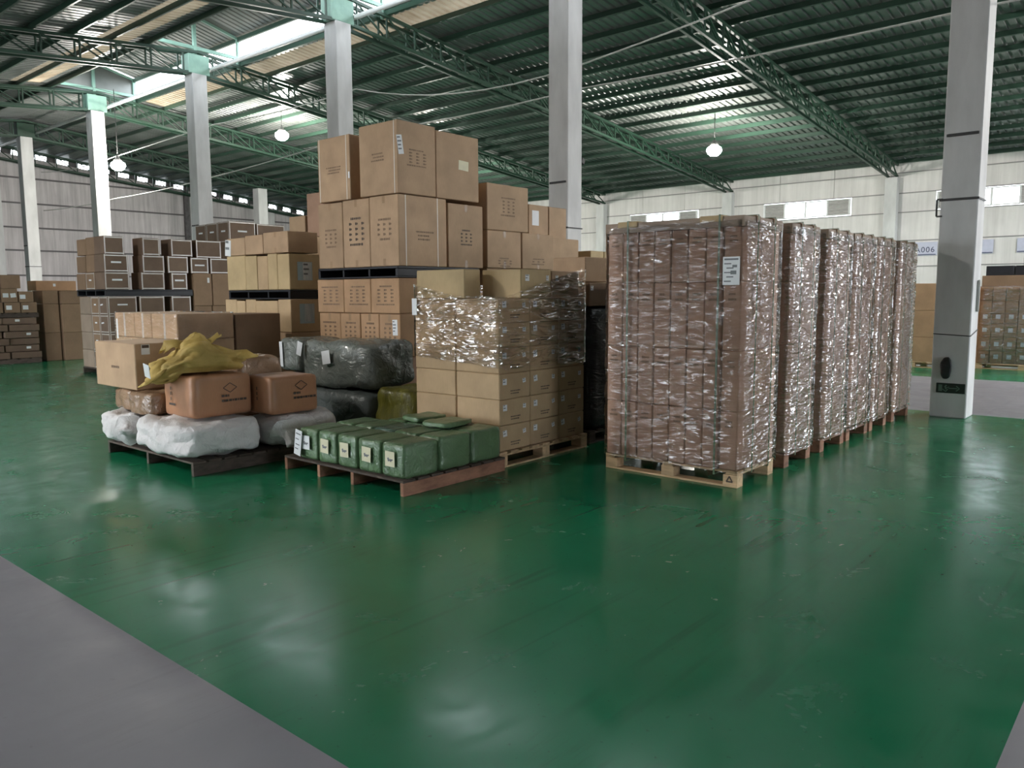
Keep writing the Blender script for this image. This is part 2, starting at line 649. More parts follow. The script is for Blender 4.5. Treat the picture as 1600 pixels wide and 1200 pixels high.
def soft_box_me(name, dx, dy, dz, mat, e=6.0, n=14, amp=0.02, freq=4.0, seed=0, flat=True, ridge=0.0):
    vs, idx, fs = [], {}, []

    def vid(p):
        k = (round(p[0], 4), round(p[1], 4), round(p[2], 4))
        if k not in idx:
            x, y, z = p
            m = (abs(x) ** e + abs(y) ** e + abs(z) ** e) ** (1 / e)
            q = Vector((x / m * dx / 2, y / m * dy / 2, z / m * dz / 2))
            nr = Vector((q.x / dx ** 2, q.y / dy ** 2, q.z / dz ** 2)).normalized()
            s = Vector((seed * 3.1, seed * 1.7, seed * 5.3))
            f = noise.fractal(q * freq + s, 0.9, 2.1, 4)
            g = noise.ridged_multi_fractal(q * freq * 0.8 + s * 2, 1.0, 2.0, 3, 1.0, 2.0) if ridge else 0
            q = q + nr * (f * amp - ridge * g)
            if flat:
                q.z = max(q.z, -dz / 2 * 0.97)
            idx[k] = len(vs); vs.append((q.x, q.y, q.z + dz / 2))
        return idx[k]
    for a in range(3):
        b, c = (a + 1) % 3, (a + 2) % 3
        for sg in (-1, 1):
            for i in range(n):
                for j in range(n):
                    loop = []
                    for di, dj in ((0, 0), (1, 0), (1, 1), (0, 1)):
                        p = [0, 0, 0]
                        p[a] = sg; p[b] = -1 + 2 * (i + di) / n; p[c] = -1 + 2 * (j + dj) / n
                        loop.append(vid(p))
                    fs.append(loop if sg > 0 else loop[::-1])
    zmin = min(v[2] for v in vs)
    vs = [(x, y, z - zmin) for x, y, z in vs]
    return mesh_from(name, vs, fs, mat, True)


def soft(name, x0, x1, y0, y1, z0, z1, mat, label, cat, group=None, rotz=0, **kw):
    me = soft_box_me(name, x1 - x0, y1 - y0, z1 - z0, mat, **kw)
    return tag(link(name, me, None, ((x0 + x1) / 2, (y0 + y1) / 2, z0), (0, 0, rotz)), label, cat, group)


def film_me(name, x0, x1, y0, y1, zlo, zhi, mat, step=0.04, off=0.012, amp=0.006, seed=0, fold=0.0):
    """sheet wound round a rectangle; zlo / zhi are functions of (x, y)"""
    r = 0.03
    path = []
    corners = [(x0, y1), (x0, y0), (x1, y0), (x1, y1), (x0, y1)]
    nrm = [(-1, 0), (0, -1), (1, 0), (0, 1)]
    for i in range(4):
        (ax, ay), (bx, by) = corners[i], corners[i + 1]
        L = math.hypot(bx - ax, by - ay)
        k = max(2, int(L / step))
        for j in range(k):
            t = (j + .5) / k
            path.append((ax + (bx - ax) * t, ay + (by - ay) * t, nrm[i]))
    vs, fs = [], []
    P = len(path)
    hz = max(zhi(p[0], p[1]) - zlo(p[0], p[1]) for p in path)
    rows = max(3, int(hz / step))
    for j in range(rows + 1):
        for i, (x, y, nn) in enumerate(path):
            a, b = zlo(x, y), zhi(x, y)
            z = a + (b - a) * j / rows
            s = i * step
            w = noise.noise(Vector((s * 3 + z * 1.5, z * 9 - s * 1.2, seed * 7.7))) + .5 * noise.noise(Vector((s * 9 + z * 3, z * 22 - s * 3, seed * 3.3)))
            d = off + amp * w
            vs.append((x + nn[0] * d, y + nn[1] * d, z))
    for j in range(rows):
        for i in range(P):
            i2 = (i + 1) % P
            fs.append([j * P + i, j * P + i2, (j + 1) * P + i2, (j + 1) * P + i])
    return mesh_from(name, vs, fs, mat, True)


# ------------------------------------------------------------------ the building
RIDGE, EAST, WEST, NORTH, SOUTH = 11.5, 31.3, -8.3, 40.0, -10.3
FRAME_Y = [2.317, 8.58, 14.885, 21.15, 27.68, 34.03]


def roof_z(x):
    return 8.34 - 0.103 * abs(x - RIDGE)


def chord_z(x):
    return 7.62 - 0.095 * abs(x - RIDGE)


tag(box_at('ground', -70, 110, -80, 120, -0.5, -0.26, 'asphalt'), 'dark asphalt yard around the building', 'ground', kind='structure')

# floor: green epoxy with bare grey walkways
vs, fs, mi = [], [], []
xs = [WEST - .3, 1.565, 11.75, 16.6, EAST + .3]
ys = [SOUTH - .3, 0.403, NORTH + .3]
for i in range(len(xs)):
    for j in range(len(ys)):
        vs.append((xs[i], ys[j], 0.0))
for i in range(len(xs) - 1):
    for j in range(len(ys) - 1):
        fs.append([i * 3 + j, (i + 1) * 3 + j, (i + 1) * 3 + j + 1, i * 3 + j + 1])
        mi.append(0 if (i in (1, 3) and j == 1) else 1)
nb = len(vs)
for (x, y, z) in list(vs):
    vs.append((x, y, -0.25))
for i in range(len(xs) - 1):
    for j in range(len(ys) - 1):
        fs.append([nb + i * 3 + j, nb + i * 3 + j + 1, nb + (i + 1) * 3 + j + 1, nb + (i + 1) * 3 + j]); mi.append(1)
me = mesh_from('floor', vs, fs, ['floor_green', 'floor_grey'])
me.polygons.foreach_set('material_index', mi)
tag(link('floor', me), 'glossy green epoxy floor with bare grey concrete walkways', 'floor', kind='structure')


# roof: ribbed sheets (real ribs), one slope each side of the open ridge monitor
def ribbed_sheet(name, xa, za, xb, zb, y0, y1, mat, parent, pitch=0.21):
    prof = [(0, 0), (0.62, 0), (0.70, 0.035), (0.92, 0.035)]
    vs, fs = [], []
    n = int((y1 - y0) / pitch)
    for i in range(n):
        for fy, dz in prof:
            y = y0 + (i + fy) * pitch
            vs.append((xa, y, za + dz)); vs.append((xb, y, zb + dz))
    k = len(vs) // 2
    for i in range(k - 1):
        fs.append([2 * i, 2 * i + 2, 2 * i + 3, 2 * i + 1])
    return link(name, mesh_from(name, vs, fs, mat), parent)


ceiling = tag(empty('ceiling', (0, 0, 0)), 'dark ribbed steel roof on long green purlins', 'ceiling', kind='structure')
MON0, MON1 = 10.2, 12.8
MEND = SOUTH + 181 * 0.21 + 0.001      # the open ridge monitor and the translucent strips stop at this frame
for a, b2, mt in ((MON1, 13.13, 'roof_sheet'), (13.13, 13.95, 'translucent_sheet'), (13.95, EAST + .5, 'roof_sheet'),
                  (9.87, MON0, 'roof_sheet'), (9.05, 9.87, 'translucent_sheet'), (WEST - .5, 9.05, 'roof_sheet')):
    ribbed_sheet(mt, a, roof_z(a), b2, roof_z(b2), SOUTH, MEND, mt, ceiling)
for a, b2 in ((WEST - .5, RIDGE), (RIDGE, EAST + .5)):
    ribbed_sheet('roof_sheet', a, roof_z(a), b2, roof_z(b2), MEND - .10, NORTH + .6, 'roof_sheet', ceiling)
ribbed_sheet('monitor_sheet', MON0 - .12, 8.87, RIDGE, 9.2, SOUTH, MEND, 'roof_sheet', ceiling)
ribbed_sheet('monitor_sheet', RIDGE, 9.2, MON1 + .12, 8.87, SOUTH, MEND, 'roof_sheet', ceiling)
link('monitor_end', mesh_from('monitor_end', [(MON0 - .1, MEND, 8.2), (MON1 + .1, MEND, 8.2), (MON1 + .1, MEND, 8.87), (RIDGE, MEND, 9.2), (MON0 - .1, MEND, 8.87),
     (MON0 - .1, MEND + .03, 8.2), (MON1 + .1, MEND + .03, 8.2), (MON1 + .1, MEND + .03, 8.87), (RIDGE, MEND + .03, 9.2), (MON0 - .1, MEND + .03, 8.87)],
     [[0, 1, 2, 3, 4], [9, 8, 7, 6, 5]], 'roof_sheet'), ceiling)
# purlins
px = [MON1 + 0.05 + 0.915 * i for i in range(21)]
sl = math.atan(0.103)
for x in px:
    for sgn in (1, -1):
        xx = RIDGE + sgn * (x - RIDGE)
        o = link('purlin', box_me(0.06, 50.9, 0.125, 'purlin_paint', 0.004), ceiling, (xx, (SOUTH + NORTH) / 2 + .3, roof_z(xx) - 0.066), (0, sgn * sl, 0))
for xx in (MON0, MON1):
    link('purlin', box_me(0.07, MEND - SOUTH, 0.12, 'purlin_paint', 0.004), ceiling, (xx, (SOUTH + MEND) / 2, 8.80))

# trusses on the columns
for k, fy in enumerate([-3.97] + FRAME_Y + [39.55]):
    end = (k == 7)
    t = tag(empty('roof_truss', (RIDGE, fy, 0)), 'green lattice roof truss ' + ['over the grey walkway corner', 'on the column with the exit sign', 'on the column behind the big strapped cartons', 'on the column left of the brightest skylight end', 'with pale gusset on the column right of the glaring lamp column', 'on the column with the glaring lamp', 'reaching the short mid-span column', 'along the far gable wall'][k], 'truss', kind='structure')
    for dy in (-0.15, 0.15):
        for sgn in (1, -1):
            far = RIDGE + sgn * (EAST - RIDGE - .1)
            bar('bottom_chord', (0, dy, chord_z(RIDGE)), (far - RIDGE, dy, chord_z(far)), 0.075, 0.075, 'paint_green', t)
            bar('top_chord', (0, dy, roof_z(RIDGE) - .175), (far - RIDGE, dy, roof_z(far) - .175), 0.075, 0.075, 'paint_green', t)
            if k == 0 or (end and sgn < 0):
                continue
            npan = 22 if sgn > 0 else 12
            if end and dy > 0:
                continue
            for i in range(npan):
                xa = RIDGE + sgn * (0.42 + 0.875 * i)
                xb = xa + sgn * 0.875
                bar('web_post', (xa - RIDGE, dy, chord_z(xa)), (xa - RIDGE, dy, roof_z(xa) - .18), 0.04, 0.04, 'paint_green', t)
                bar('web_diagonal', *(((xa - RIDGE, dy, chord_z(xa)), (xb - RIDGE, dy, roof_z(xb) - .18)) if sgn < 0 else ((xa - RIDGE, dy, roof_z(xa) - .18), (xb - RIDGE, dy, chord_z(xb)))), 0.035, 0.035, 'paint_green', t)
    if not end:
        link('gusset_plate', box_me(0.60, 0.40, 0.50, 'paint_green_skylit' if fy < 30 else 'paint_green', 0.01), t, (0, 0, 7.83))  # plates under the open monitor take the skylit tone, others the plain green
    if not end and fy < 30:
        bar('monitor_post', (0, 0, 8.05), (0, 0, 9.16), 0.09, 0.09, 'paint_green_skylit', t)
        bar('monitor_tie', (MON0 - RIDGE, 0, 8.30), (MON1 - RIDGE, 0, 8.30), 0.07, 0.09, 'paint_green_skylit', t)
        for xx in (MON0, MON1):
            bar('monitor_post', (xx - RIDGE, 0, roof_z(xx) - .2), (xx - RIDGE, 0, 8.85), 0.08, 0.08, 'paint_green_skylit', t)
            bar('monitor_rafter', (xx - RIDGE, 0, 8.83), (0, 0, 9.14), 0.06, 0.07, 'paint_green_skylit', t)
tag(link('ridge_pipe', tube_me('ridge_pipe', [(11.86, SOUTH + .3, 7.78), (11.86, NORTH - .3, 7.78)], 0.055, 'window_frame', 10)), 'pale tie pipe running past the ridge gusset plates', 'pipe', kind='structure')


# columns
def column(x, y, w, top, label, hardware=True, mat='concrete_paint'):
    c = link('column', box_me(w, w, top, mat, 0.012, True), None, (x, y, 0))
    tag(c, label, 'column', 'concrete columns under the roof', 'structure')
    if hardware:
        bar('strap_bar', (-w / 2 - .008, -w * .42, 3.535), (-w / 2 - .008, w * .42, 3.535), 0.02, 0.035, 'steel_dark', c)
        bar('cable_tie', (-w / 2 - .006, -w / 2 - .01, 2.75), (-w / 2 - .006, w / 2 + .01, 2.75), 0.014, 0.03, 'steel_dark', c)
        bar('cable_tie', (-w / 2 - .01, -w / 2 - .006, 2.75), (w / 2 + .01, -w / 2 - .006, 2.75), 0.014, 0.02, 'steel_dark', c)
    return c


CW = 0.42
names = ['grey painted column with the exit sign on its foot', 'pale column rising behind the brown cartons beside the wrapped stack', 'pale column behind the topmost strapped carton', 'pale column under the pale gusset, behind the white-labelled dark cartons', 'column brightly lit by the lamp beside it', 'dull column beside the far gable wall with small cartons at its foot']
COLS = []
for i, fy in enumerate(FRAME_Y):
    COLS.append(column(RIDGE - .01, fy, CW, 7.58, names[i]))
column(RIDGE - .01, -3.97, CW, 7.58, 'column beyond the exit sign column', True)
column(21.45, 34.03, 0.48, 6.62, 'short pale column under the middle of the far truss', False)
c0 = COLS[0]
link('camera_box', box_me(.10, .06, .10, 'steel_dark', .01), COLS[1], (CW / 2 + .05, -CW / 2 + .03, 3.93), (0, .4, 0))
bar('camera_arm', (CW / 2, -CW / 2 + .05, 3.98), (CW / 2 + .05, -CW / 2 + .03, 3.95), .02, .02, 'steel_dark', COLS[1])
# conduit, bracket, wire, bag and exit sign on the nearest column
bar('bracket', (-CW / 2 - .012, CW / 2 + .035, 2.76), (-CW / 2 - .012, CW / 2 + .035, 2.55), 0.02, 0.02, 'steel_dark', c0)
bar('bracket', (-CW / 2 - .012, CW / 2 + .035, 2.76), (-CW / 2 - .012, CW / 2 - .03, 2.76), 0.02, 0.02, 'steel_dark', c0)
bar('bracket', (-CW / 2 - .012, CW / 2 + .035, 2.55), (-CW / 2 - .012, CW / 2 - .03, 2.55), 0.02, 0.02, 'steel_dark', c0)
bar('tie_wire', (-CW / 2 - .005, -CW / 2, 1.05), (-CW / 2 - .005, CW / 2, 1.07), 0.008, 0.012, 'steel_dark', c0)
bar('tie_wire', (-CW / 2, -CW / 2 - .005, 1.05), (CW / 2, -CW / 2 - .005, 1.12), 0.008, 0.012, 'steel_dark', c0)
bar('conduit', (CW * .1, -CW / 2 - .018, 1.35), (CW * .1, -CW / 2 - .018, 1.75), 0.03, 0.03, 'cable_white', c0)
sx = FRAME_Y[0]
sign = tag(link('exit_sign', box_me(0.025, 0.33, 0.125, 'exit_green', 0.004, True), None, (RIDGE - .01 - CW / 2 - 0.0135, 2.29, 0.32)), 'dark green emergency exit sign with arrow on the column foot', 'sign')
rc = [(0.03, 0.0625, 0.10, 0.012), (0.085, 0.079, 0.05, 0.012, -0.7), (0.085, 0.046, 0.05, 0.012, 0.7),
      (-0.05, 0.095, 0.018, 0.018, .78), (-0.055, 0.068, 0.016, 0.045, .35), (-0.072, 0.035, 0.012, 0.045, .9), (-0.040, 0.035, 0.012, 0.045, -.6), (-0.030, 0.073, 0.035, 0.010, .4),
      (-0.115, 0.0625, 0.045, 0.085)]
quads_on('pictogram', sign, (0.025, 0.33, 0.125), '-x', rc, 'exit_pale', 0.002)
hb = soft('hanging_bag', 11.19, 11.265, 2.28, 2.41, 0.50, 0.78, 'wrap_black', 'black cloth hanging on the column above the exit sign', 'bag', e=2.6, n=10, amp=0.012, freq=9, seed=3, flat=False)

# east wall
wall_e = tag(link('wall_east', box_me(0.10, NORTH - SOUTH, 4.42, 'girt_paint', 0.005), None, (EAST + .13, (NORTH + SOUTH) / 2, 2.21)), 'pale ribbed steel side wall with girts and strip windows', 'wall', kind='structure')
LEV = [0.02, 1.55, 2.53, 3.45, 4.46, 5.14, 5.86, 6.28]
ebay = [2.317 - 12.58, 2.317 - 6.29] + FRAME_Y + [NORTH]


def local(o, p):
    return Vector(p) - o.location


def wall_panel(y0, y1, z0, z1):
    g = 0.012
    link('wall_panel', box_me(0.05, y1 - y0 - g, z1 - z0 - g, 'wall_sheet', 0.004), wall_e, local(wall_e, (EAST + .03, (y0 + y1) / 2, (z0 + z1) / 2)))


WINB = []
for b in range(len(ebay) - 1):
    y0, y1 = ebay[b], ebay[b + 1]
    ym = (y0 + y1) / 2
    for j in range(len(LEV) - 1):
        z0, z1 = LEV[j], LEV[j + 1]
        if j == 4:
            WINB.append(ym)
            wall_panel(y0, ym - 1.70, z0, z1); wall_panel(ym + 1.70, y1, z0, z1)
        else:
            for q in range(3):
                wall_panel(y0 + (y1 - y0) * q / 3, y0 + (y1 - y0) * (q + 1) / 3, z0, z1)
for z in LEV[1:-1]:
    bar('girt', local(wall_e, (EAST - .005, SOUTH, z)), local(wall_e, (EAST - .005, NORTH, z)), 0.05, 0.035, 'girt_paint', wall_e)
bar('eave_trim', local(wall_e, (EAST - .01, SOUTH, 6.27)), local(wall_e, (EAST - .01, NORTH, 6.27)), 0.08, 0.03, 'window_frame', wall_e)
link('upper_backing', box_me(0.06, NORTH - SOUTH, 1.10, 'girt_paint', 0.005), wall_e, local(wall_e, (EAST + .13, (NORTH + SOUTH) / 2, 5.70)))
for i, fy in enumerate([ebay[1]] + FRAME_Y):
    tag(link('wall_column', box_me(0.30, 0.42, 5.70, 'concrete_paint', 0.01, True), None, (EAST - .16, fy, 0)), 'white pier built against the side wall under a truss end', 'column', 'piers along the side wall', 'structure')
for n, ym in enumerate(WINB):
    wz0, wz1 = 4.50, 5.11
    w = tag(empty('window_%d' % (n + 1), (EAST, ym, wz0)), 'strip window high in the side wall with two panes between louvres', 'window', 'strip windows in the side wall', 'structure')
    for a, b2, mt in ((-1.68, -1.61, 0), (-0.86, -0.80, 0), (-0.035, 0.035, 0), (0.80, 0.86, 0), (1.61, 1.68, 0)):
        link('window_frame', box_me(0.09, b2 - a, wz1 - wz0, 'window_frame', 0.004), w, (0, (a + b2) / 2, (wz1 - wz0) / 2))
    for zz in (0.02, wz1 - wz0 - .02):
        link('window_frame', box_me(0.085, 3.36, 0.04, 'window_frame', 0.004), w, (0, 0, zz))
    for a, b2 in ((-0.80, -0.035), (0.035, 0.80)):
        link('pane', box_me(0.008, b2 - a, wz1 - wz0 - .08, 'glass', 0.001), w, (0, (a + b2) / 2, (wz1 - wz0) / 2))
    for a, b2 in ((-1.61, -0.86), (0.86, 1.61)):
        for q in range(9):
            link('louvre_slat', box_me(0.05, b2 - a, 0.058, 'louver', 0.003), w, (0, (a + b2) / 2, 0.07 + q * 0.060), (0, 0.35, 0))
# numbered bay signs on the wall
for yy, txt in ((7.42, 'A006'), (5.68, None), (4.25, None)):
    s = tag(link('bay_sign', box_me(0.02, 0.80 if txt else 0.75, 0.47, 'sign_lilac', 0.003, True), None, (EAST - .045, yy, 2.90)),
            'lilac bay sign on the side wall reading A006' if txt else ('lilac bay sign on the side wall peeping out behind the column with the exit sign' if yy > 5 else 'lilac bay sign on the side wall above black boxes and wrapped cartons'), 'sign')
    quads_on('underline', s, (0.02, 0.8, 0.47), '-x', [(0, 0.03, 0.72, 0.03)], 'sign_ink', 0.002)
    if txt:
        cu = bpy.data.curves.new('lettering', 'FONT')
        cu.body = txt; cu.size = 0.27; cu.align_x = 'CENTER'; cu.space_character = 1.15; cu.extrude = 0.001
        cu.materials.append(MATS['sign_ink'])
        tmp = bpy.data.objects.new('tmp_text', cu); COL.objects.link(tmp)
        bpy.context.view_layer.update()
        tme = bpy.data.meshes.new_from_object(tmp.evaluated_get(bpy.context.evaluated_depsgraph_get()))
        bpy.data.objects.remove(tmp)
        if not tme.materials:
            tme.materials.append(MATS['sign_ink'])
        ft = link('lettering', tme, s); ft['kind'] = 'stuff'
        ft.location = (-0.013, 0, 0.11)
        ft.rotation_euler = (math.pi / 2, 0, -math.pi / 2)

# north (far gable) wall, sloped top a hand below the roof
vs, fs = [], []
zs = lambda x: roof_z(x) - 0.36
xl = [WEST, RIDGE, EAST + .1]
for yy in (NORTH, NORTH + .1):
    for x in xl:
        vs += [(x, yy, 0), (x, yy, zs(x))]
fs += [[0, 2, 3, 1], [2, 4, 5, 3], [6, 7, 9, 8], [8, 9, 11, 10], [1, 3, 9, 7], [3, 5, 11, 9]]
wall_n = tag(link('wall_north', mesh_from('wall_north', vs, fs, 'wall_sheet_north')), 'grimy ribbed steel gable wall at the far end', 'wall', kind='structure')
for z in (1.4, 2.56, 3.67, 4.68, 5.75, 6.85):
    xm = EAST if z < 5.6 else RIDGE + (8.0 - z) / 0.103
    x0 = WEST if z < 5.6 else 2 * RIDGE - xm
    bar('girt', (x0, NORTH - .03, z), (xm, NORTH - .03, z), 0.06, 0.07, 'girt_dark', wall_n)
for x in px:
    link('closure_block', box_me(0.40, 0.08, 0.34, 'girt_dark', 0.004), wall_n, (x - .1, NORTH + .05, roof_z(x) - .19), (0, sl, 0))
for x in (-3, 2.2, 7.3, 11.9, 16.45, 20.95, 25.5, 30.4):
    link('wall_post', box_me(0.20, 0.16, zs(x), 'girt_dark', 0.004, True), wall_n, (x - .14, NORTH - .10, 0))
    link('wall_pier', box_me(0.42, 0.20, zs(x) - .3, 'concrete_paint', 0.006, True), wall_n, (x + .25, NORTH - .11, 0))

# west wall behind the camera and south wall, each with wide open loading doors
def wall_with_openings(name, axis, pos, a0, a1, top, holes, label):
    t = tag(empty(name, (0, 0, 0)), label, 'wall', kind='structure')
    cur = a0
    def piece(p, q, z0, z1):
        if q - p < .02 or z1 - z0 < .02: return
        if axis == 'x': box_at('wall_panel', pos - .06, pos + .06, p, q, z0, z1, 'wall_sheet', t)
        else: box_at('wall_panel', p, q, pos - .06, pos + .06, z0, z1, 'wall_sheet', t)
    for h0, h1, hz in holes:
        piece(cur, h0, 0, top); piece(h0, h1, hz, top); cur = h1
    piece(cur, a1, 0, top)
    return t


wall_with_openings('wall_west', 'x', WEST, SOUTH, NORTH, 6.2, [(9.0, 20.0, 3.7)], 'pale side wall behind with open loading doors')
wall_with_openings('wall_south', 'y', SOUTH, WEST, EAST, 8.2, [(1.0, 5.0, 2.8), (15, 29, 4.8)], 'pale end wall with open loading doors')

# two sagging cables along the column line
def cable(pts, label, r=0.014):
    P = []
    for i in range(len(pts) - 1):
        a, b = Vector(pts[i]), Vector(pts[i + 1])
        sag = pts[i][3] if len(pts[i]) > 3 else 0.12
        a, b = Vector(pts[i][:3]), Vector(pts[i + 1][:3])
        for k in range(8):
            t = k / 8
            p = a.lerp(b, t); p.z -= sag * 4 * t * (1 - t); P.append(p)
    P.append(Vector(pts[-1][:3]))
    tag(link('cable', tube_me('cable', P, r, 'cable_white', 6)), label, 'cable')


XC = 11.98
cable([(XC, 34.0, 6.35, .12), (XC, 27.6, 6.2, .0), (XC, 21.15, 6.36, .08), (XC, 14.9, 6.28, .30), (XC, 8.58, 5.66, .06), (XC, 2.3, 6.5, .1), (XC, -9, 6.6, .1)], 'pale cable sagging between the columns, upper run')
cable([(XC, 34.0, 4.9, .05), (XC, 27.6, 4.85, .05), (XC, 21.15, 4.95, .03), (XC, 14.9, 5.27, .06), (XC, 8.58, 5.25, .04), (XC, 2.3, 5.22, .06), (XC, -9, 5.2, .1)], 'pale cable running along the columns, lower run')


# hanging lamps
def lamp(x, y, z, label, arm=None):
    t = tag(empty('pendant_lamp', (x, y, z)), label, 'lamp', 'lit pendant lamps under the roof')
    link('bulb', lathe_me('bulb', [(0.001, -.22), (.11, -.20), (.19, -.14), (.23, -.05), (.21, .03), (.13, .08)], 'bulb_glow', 18), t)
    link('housing', lathe_me('housing', [(.135, .075), (.13, .13), (.07, .18), (.05, .26), (.001, .265)], 'housing', 16), t)
    top = roof_z(x) + .005
    link('cable', tube_me('cable', [(0, 0, .26), (0, 0, top - z)], 0.012, 'cable_black', 6), t)


lamp(23.0, 11.5, 5.99, 'lit lamp hanging over the tall film-wrapped blocks')
lamp(16.19, 24.2, 7.1, 'lit lamp hanging close under the roof left of the tallest cartons')
lamp(11.93, 27.22, 5.92, 'glaring lamp hanging right beside a column')
lamp(23.0, -1.1, 5.99, 'lit lamp hanging near the side wall, away from the wrapped blocks')
lamp(23.0, 24.2, 5.99, 'lit lamp hanging behind the tallest cartons')
lamp(-2.0, 11.5, 6.3, 'lit lamp hanging by the loading door')  # added out of view to brighten west-facing cartons and make the film sparkle
lamp(17.0, -2.2, 6.6, 'added unseen lamp over the grey cross aisle, lighting floor and film')  # added out of view as fill for the floor and the wrapped blocks' sides


# ------------------------------------------------------------------ pallets
def pallet_block(x0, x1, y0, y1, h, mat, label, runners='y', z=0.0, ndeck=7, group=None):
    """block pallet: deck boards on cross battens, nine blocks, bottom boards along the runner axis"""
    t = tag(empty('pallet', ((x0 + x1) / 2, (y0 + y1) / 2, z)), label, 'pallet', group)
    lx, ly = x1 - x0, y1 - y0
    tb = 0.018
    if runners == 'y':
        for i in range(ndeck):
            w = lx / ndeck * .82
            link('deck_board', box_me(w, ly, tb, mat, .003), t, (-lx / 2 + w / 2 + (lx - w) * i / (ndeck - 1), 0, h - tb / 2))
        for yy in (-1, 0, 1):
            link('batten', box_me(lx, .10, tb, mat, .003), t, (0, yy * (ly / 2 - .05), h - tb * 1.5))
    else:
        for i in range(ndeck):
            w = lx / ndeck * .72
            link('deck_board', box_me(w, ly, tb, mat, .003), t, (-lx / 2 + w / 2 + (lx - w) * i / (ndeck - 1), 0, h - tb / 2))
        for yy in (-1, 0, 1):
            link('batten', box_me(lx, .10, tb, mat, .003), t, (0, yy * (ly / 2 - .05), h - tb * 1.5))
    bh = h - 3 * tb
    for xx in (-1, 0, 1):
        for yy in (-1, 0, 1):
            if runners == 'y' and xx == 0 and lx < .8:
                continue
            link('block', box_me(.115, .125, bh, mat, .004), t, (xx * (lx / 2 - .058), yy * (ly / 2 - .063), tb + bh / 2))
    if runners == 'y':
        for xx in (-1, 1):
            link('bottom_board', box_me(.115, ly, tb, mat, .003), t, (xx * (lx / 2 - .058), 0, tb / 2))
    else:
        for yy in (-1, 0, 1):
            link('bottom_board', box_me(lx, .12, tb, mat, .003), t, (0, yy * (ly / 2 - .06), tb / 2))
    return t


def pallet_stringer(x0, x1, y0, y1, h, mat, label, ys=None, z=0.0, ndeck=8, group=None, deck='wood_dark', bottom=True):
    """stringers along x, deck boards along y"""
    t = tag(empty('pallet', ((x0 + x1) / 2, (y0 + y1) / 2, z)), label, 'pallet', group)
    lx, ly = x1 - x0, y1 - y0
    tb = 0.02
    for yy in (ys or [-ly / 2 + .02, 0, ly / 2 - .02]):
        link('stringer', box_me(lx, .04, h - tb, mat, .003), t, (0, yy, (h - tb) / 2))
    for i in range(ndeck):
        w = lx / ndeck * .85
        link('deck_board', box_me(w, ly, tb, deck, .003), t, (-lx / 2 + w / 2 + (lx - w) * i / (ndeck - 1), 0, h - tb / 2))
    return t


def pallet_plastic(x0, x1, y0, y1, z0, z1, label):
    t = tag(empty('plastic_pallet', ((x0 + x1) / 2, (y0 + y1) / 2, z0)), label, 'pallet', 'black plastic pallets between stacked tiers')
    lx, ly, h = x1 - x0, y1 - y0, z1 - z0
    link('deck', box_me(lx, ly, .03, 'plastic_black', .006), t, (0, 0, h - .015))
    link('base', box_me(lx, ly, .02, 'plastic_black', .004), t, (0, 0, .010))
    for i in range(4):
        link('runner', box_me(lx, .05 if i in (0, 3) else .035, h - .05, 'plastic_black', .004), t, (0, (-.5 + i / 3) * (ly - .05), .02 + (h - .05) / 2))
    return t


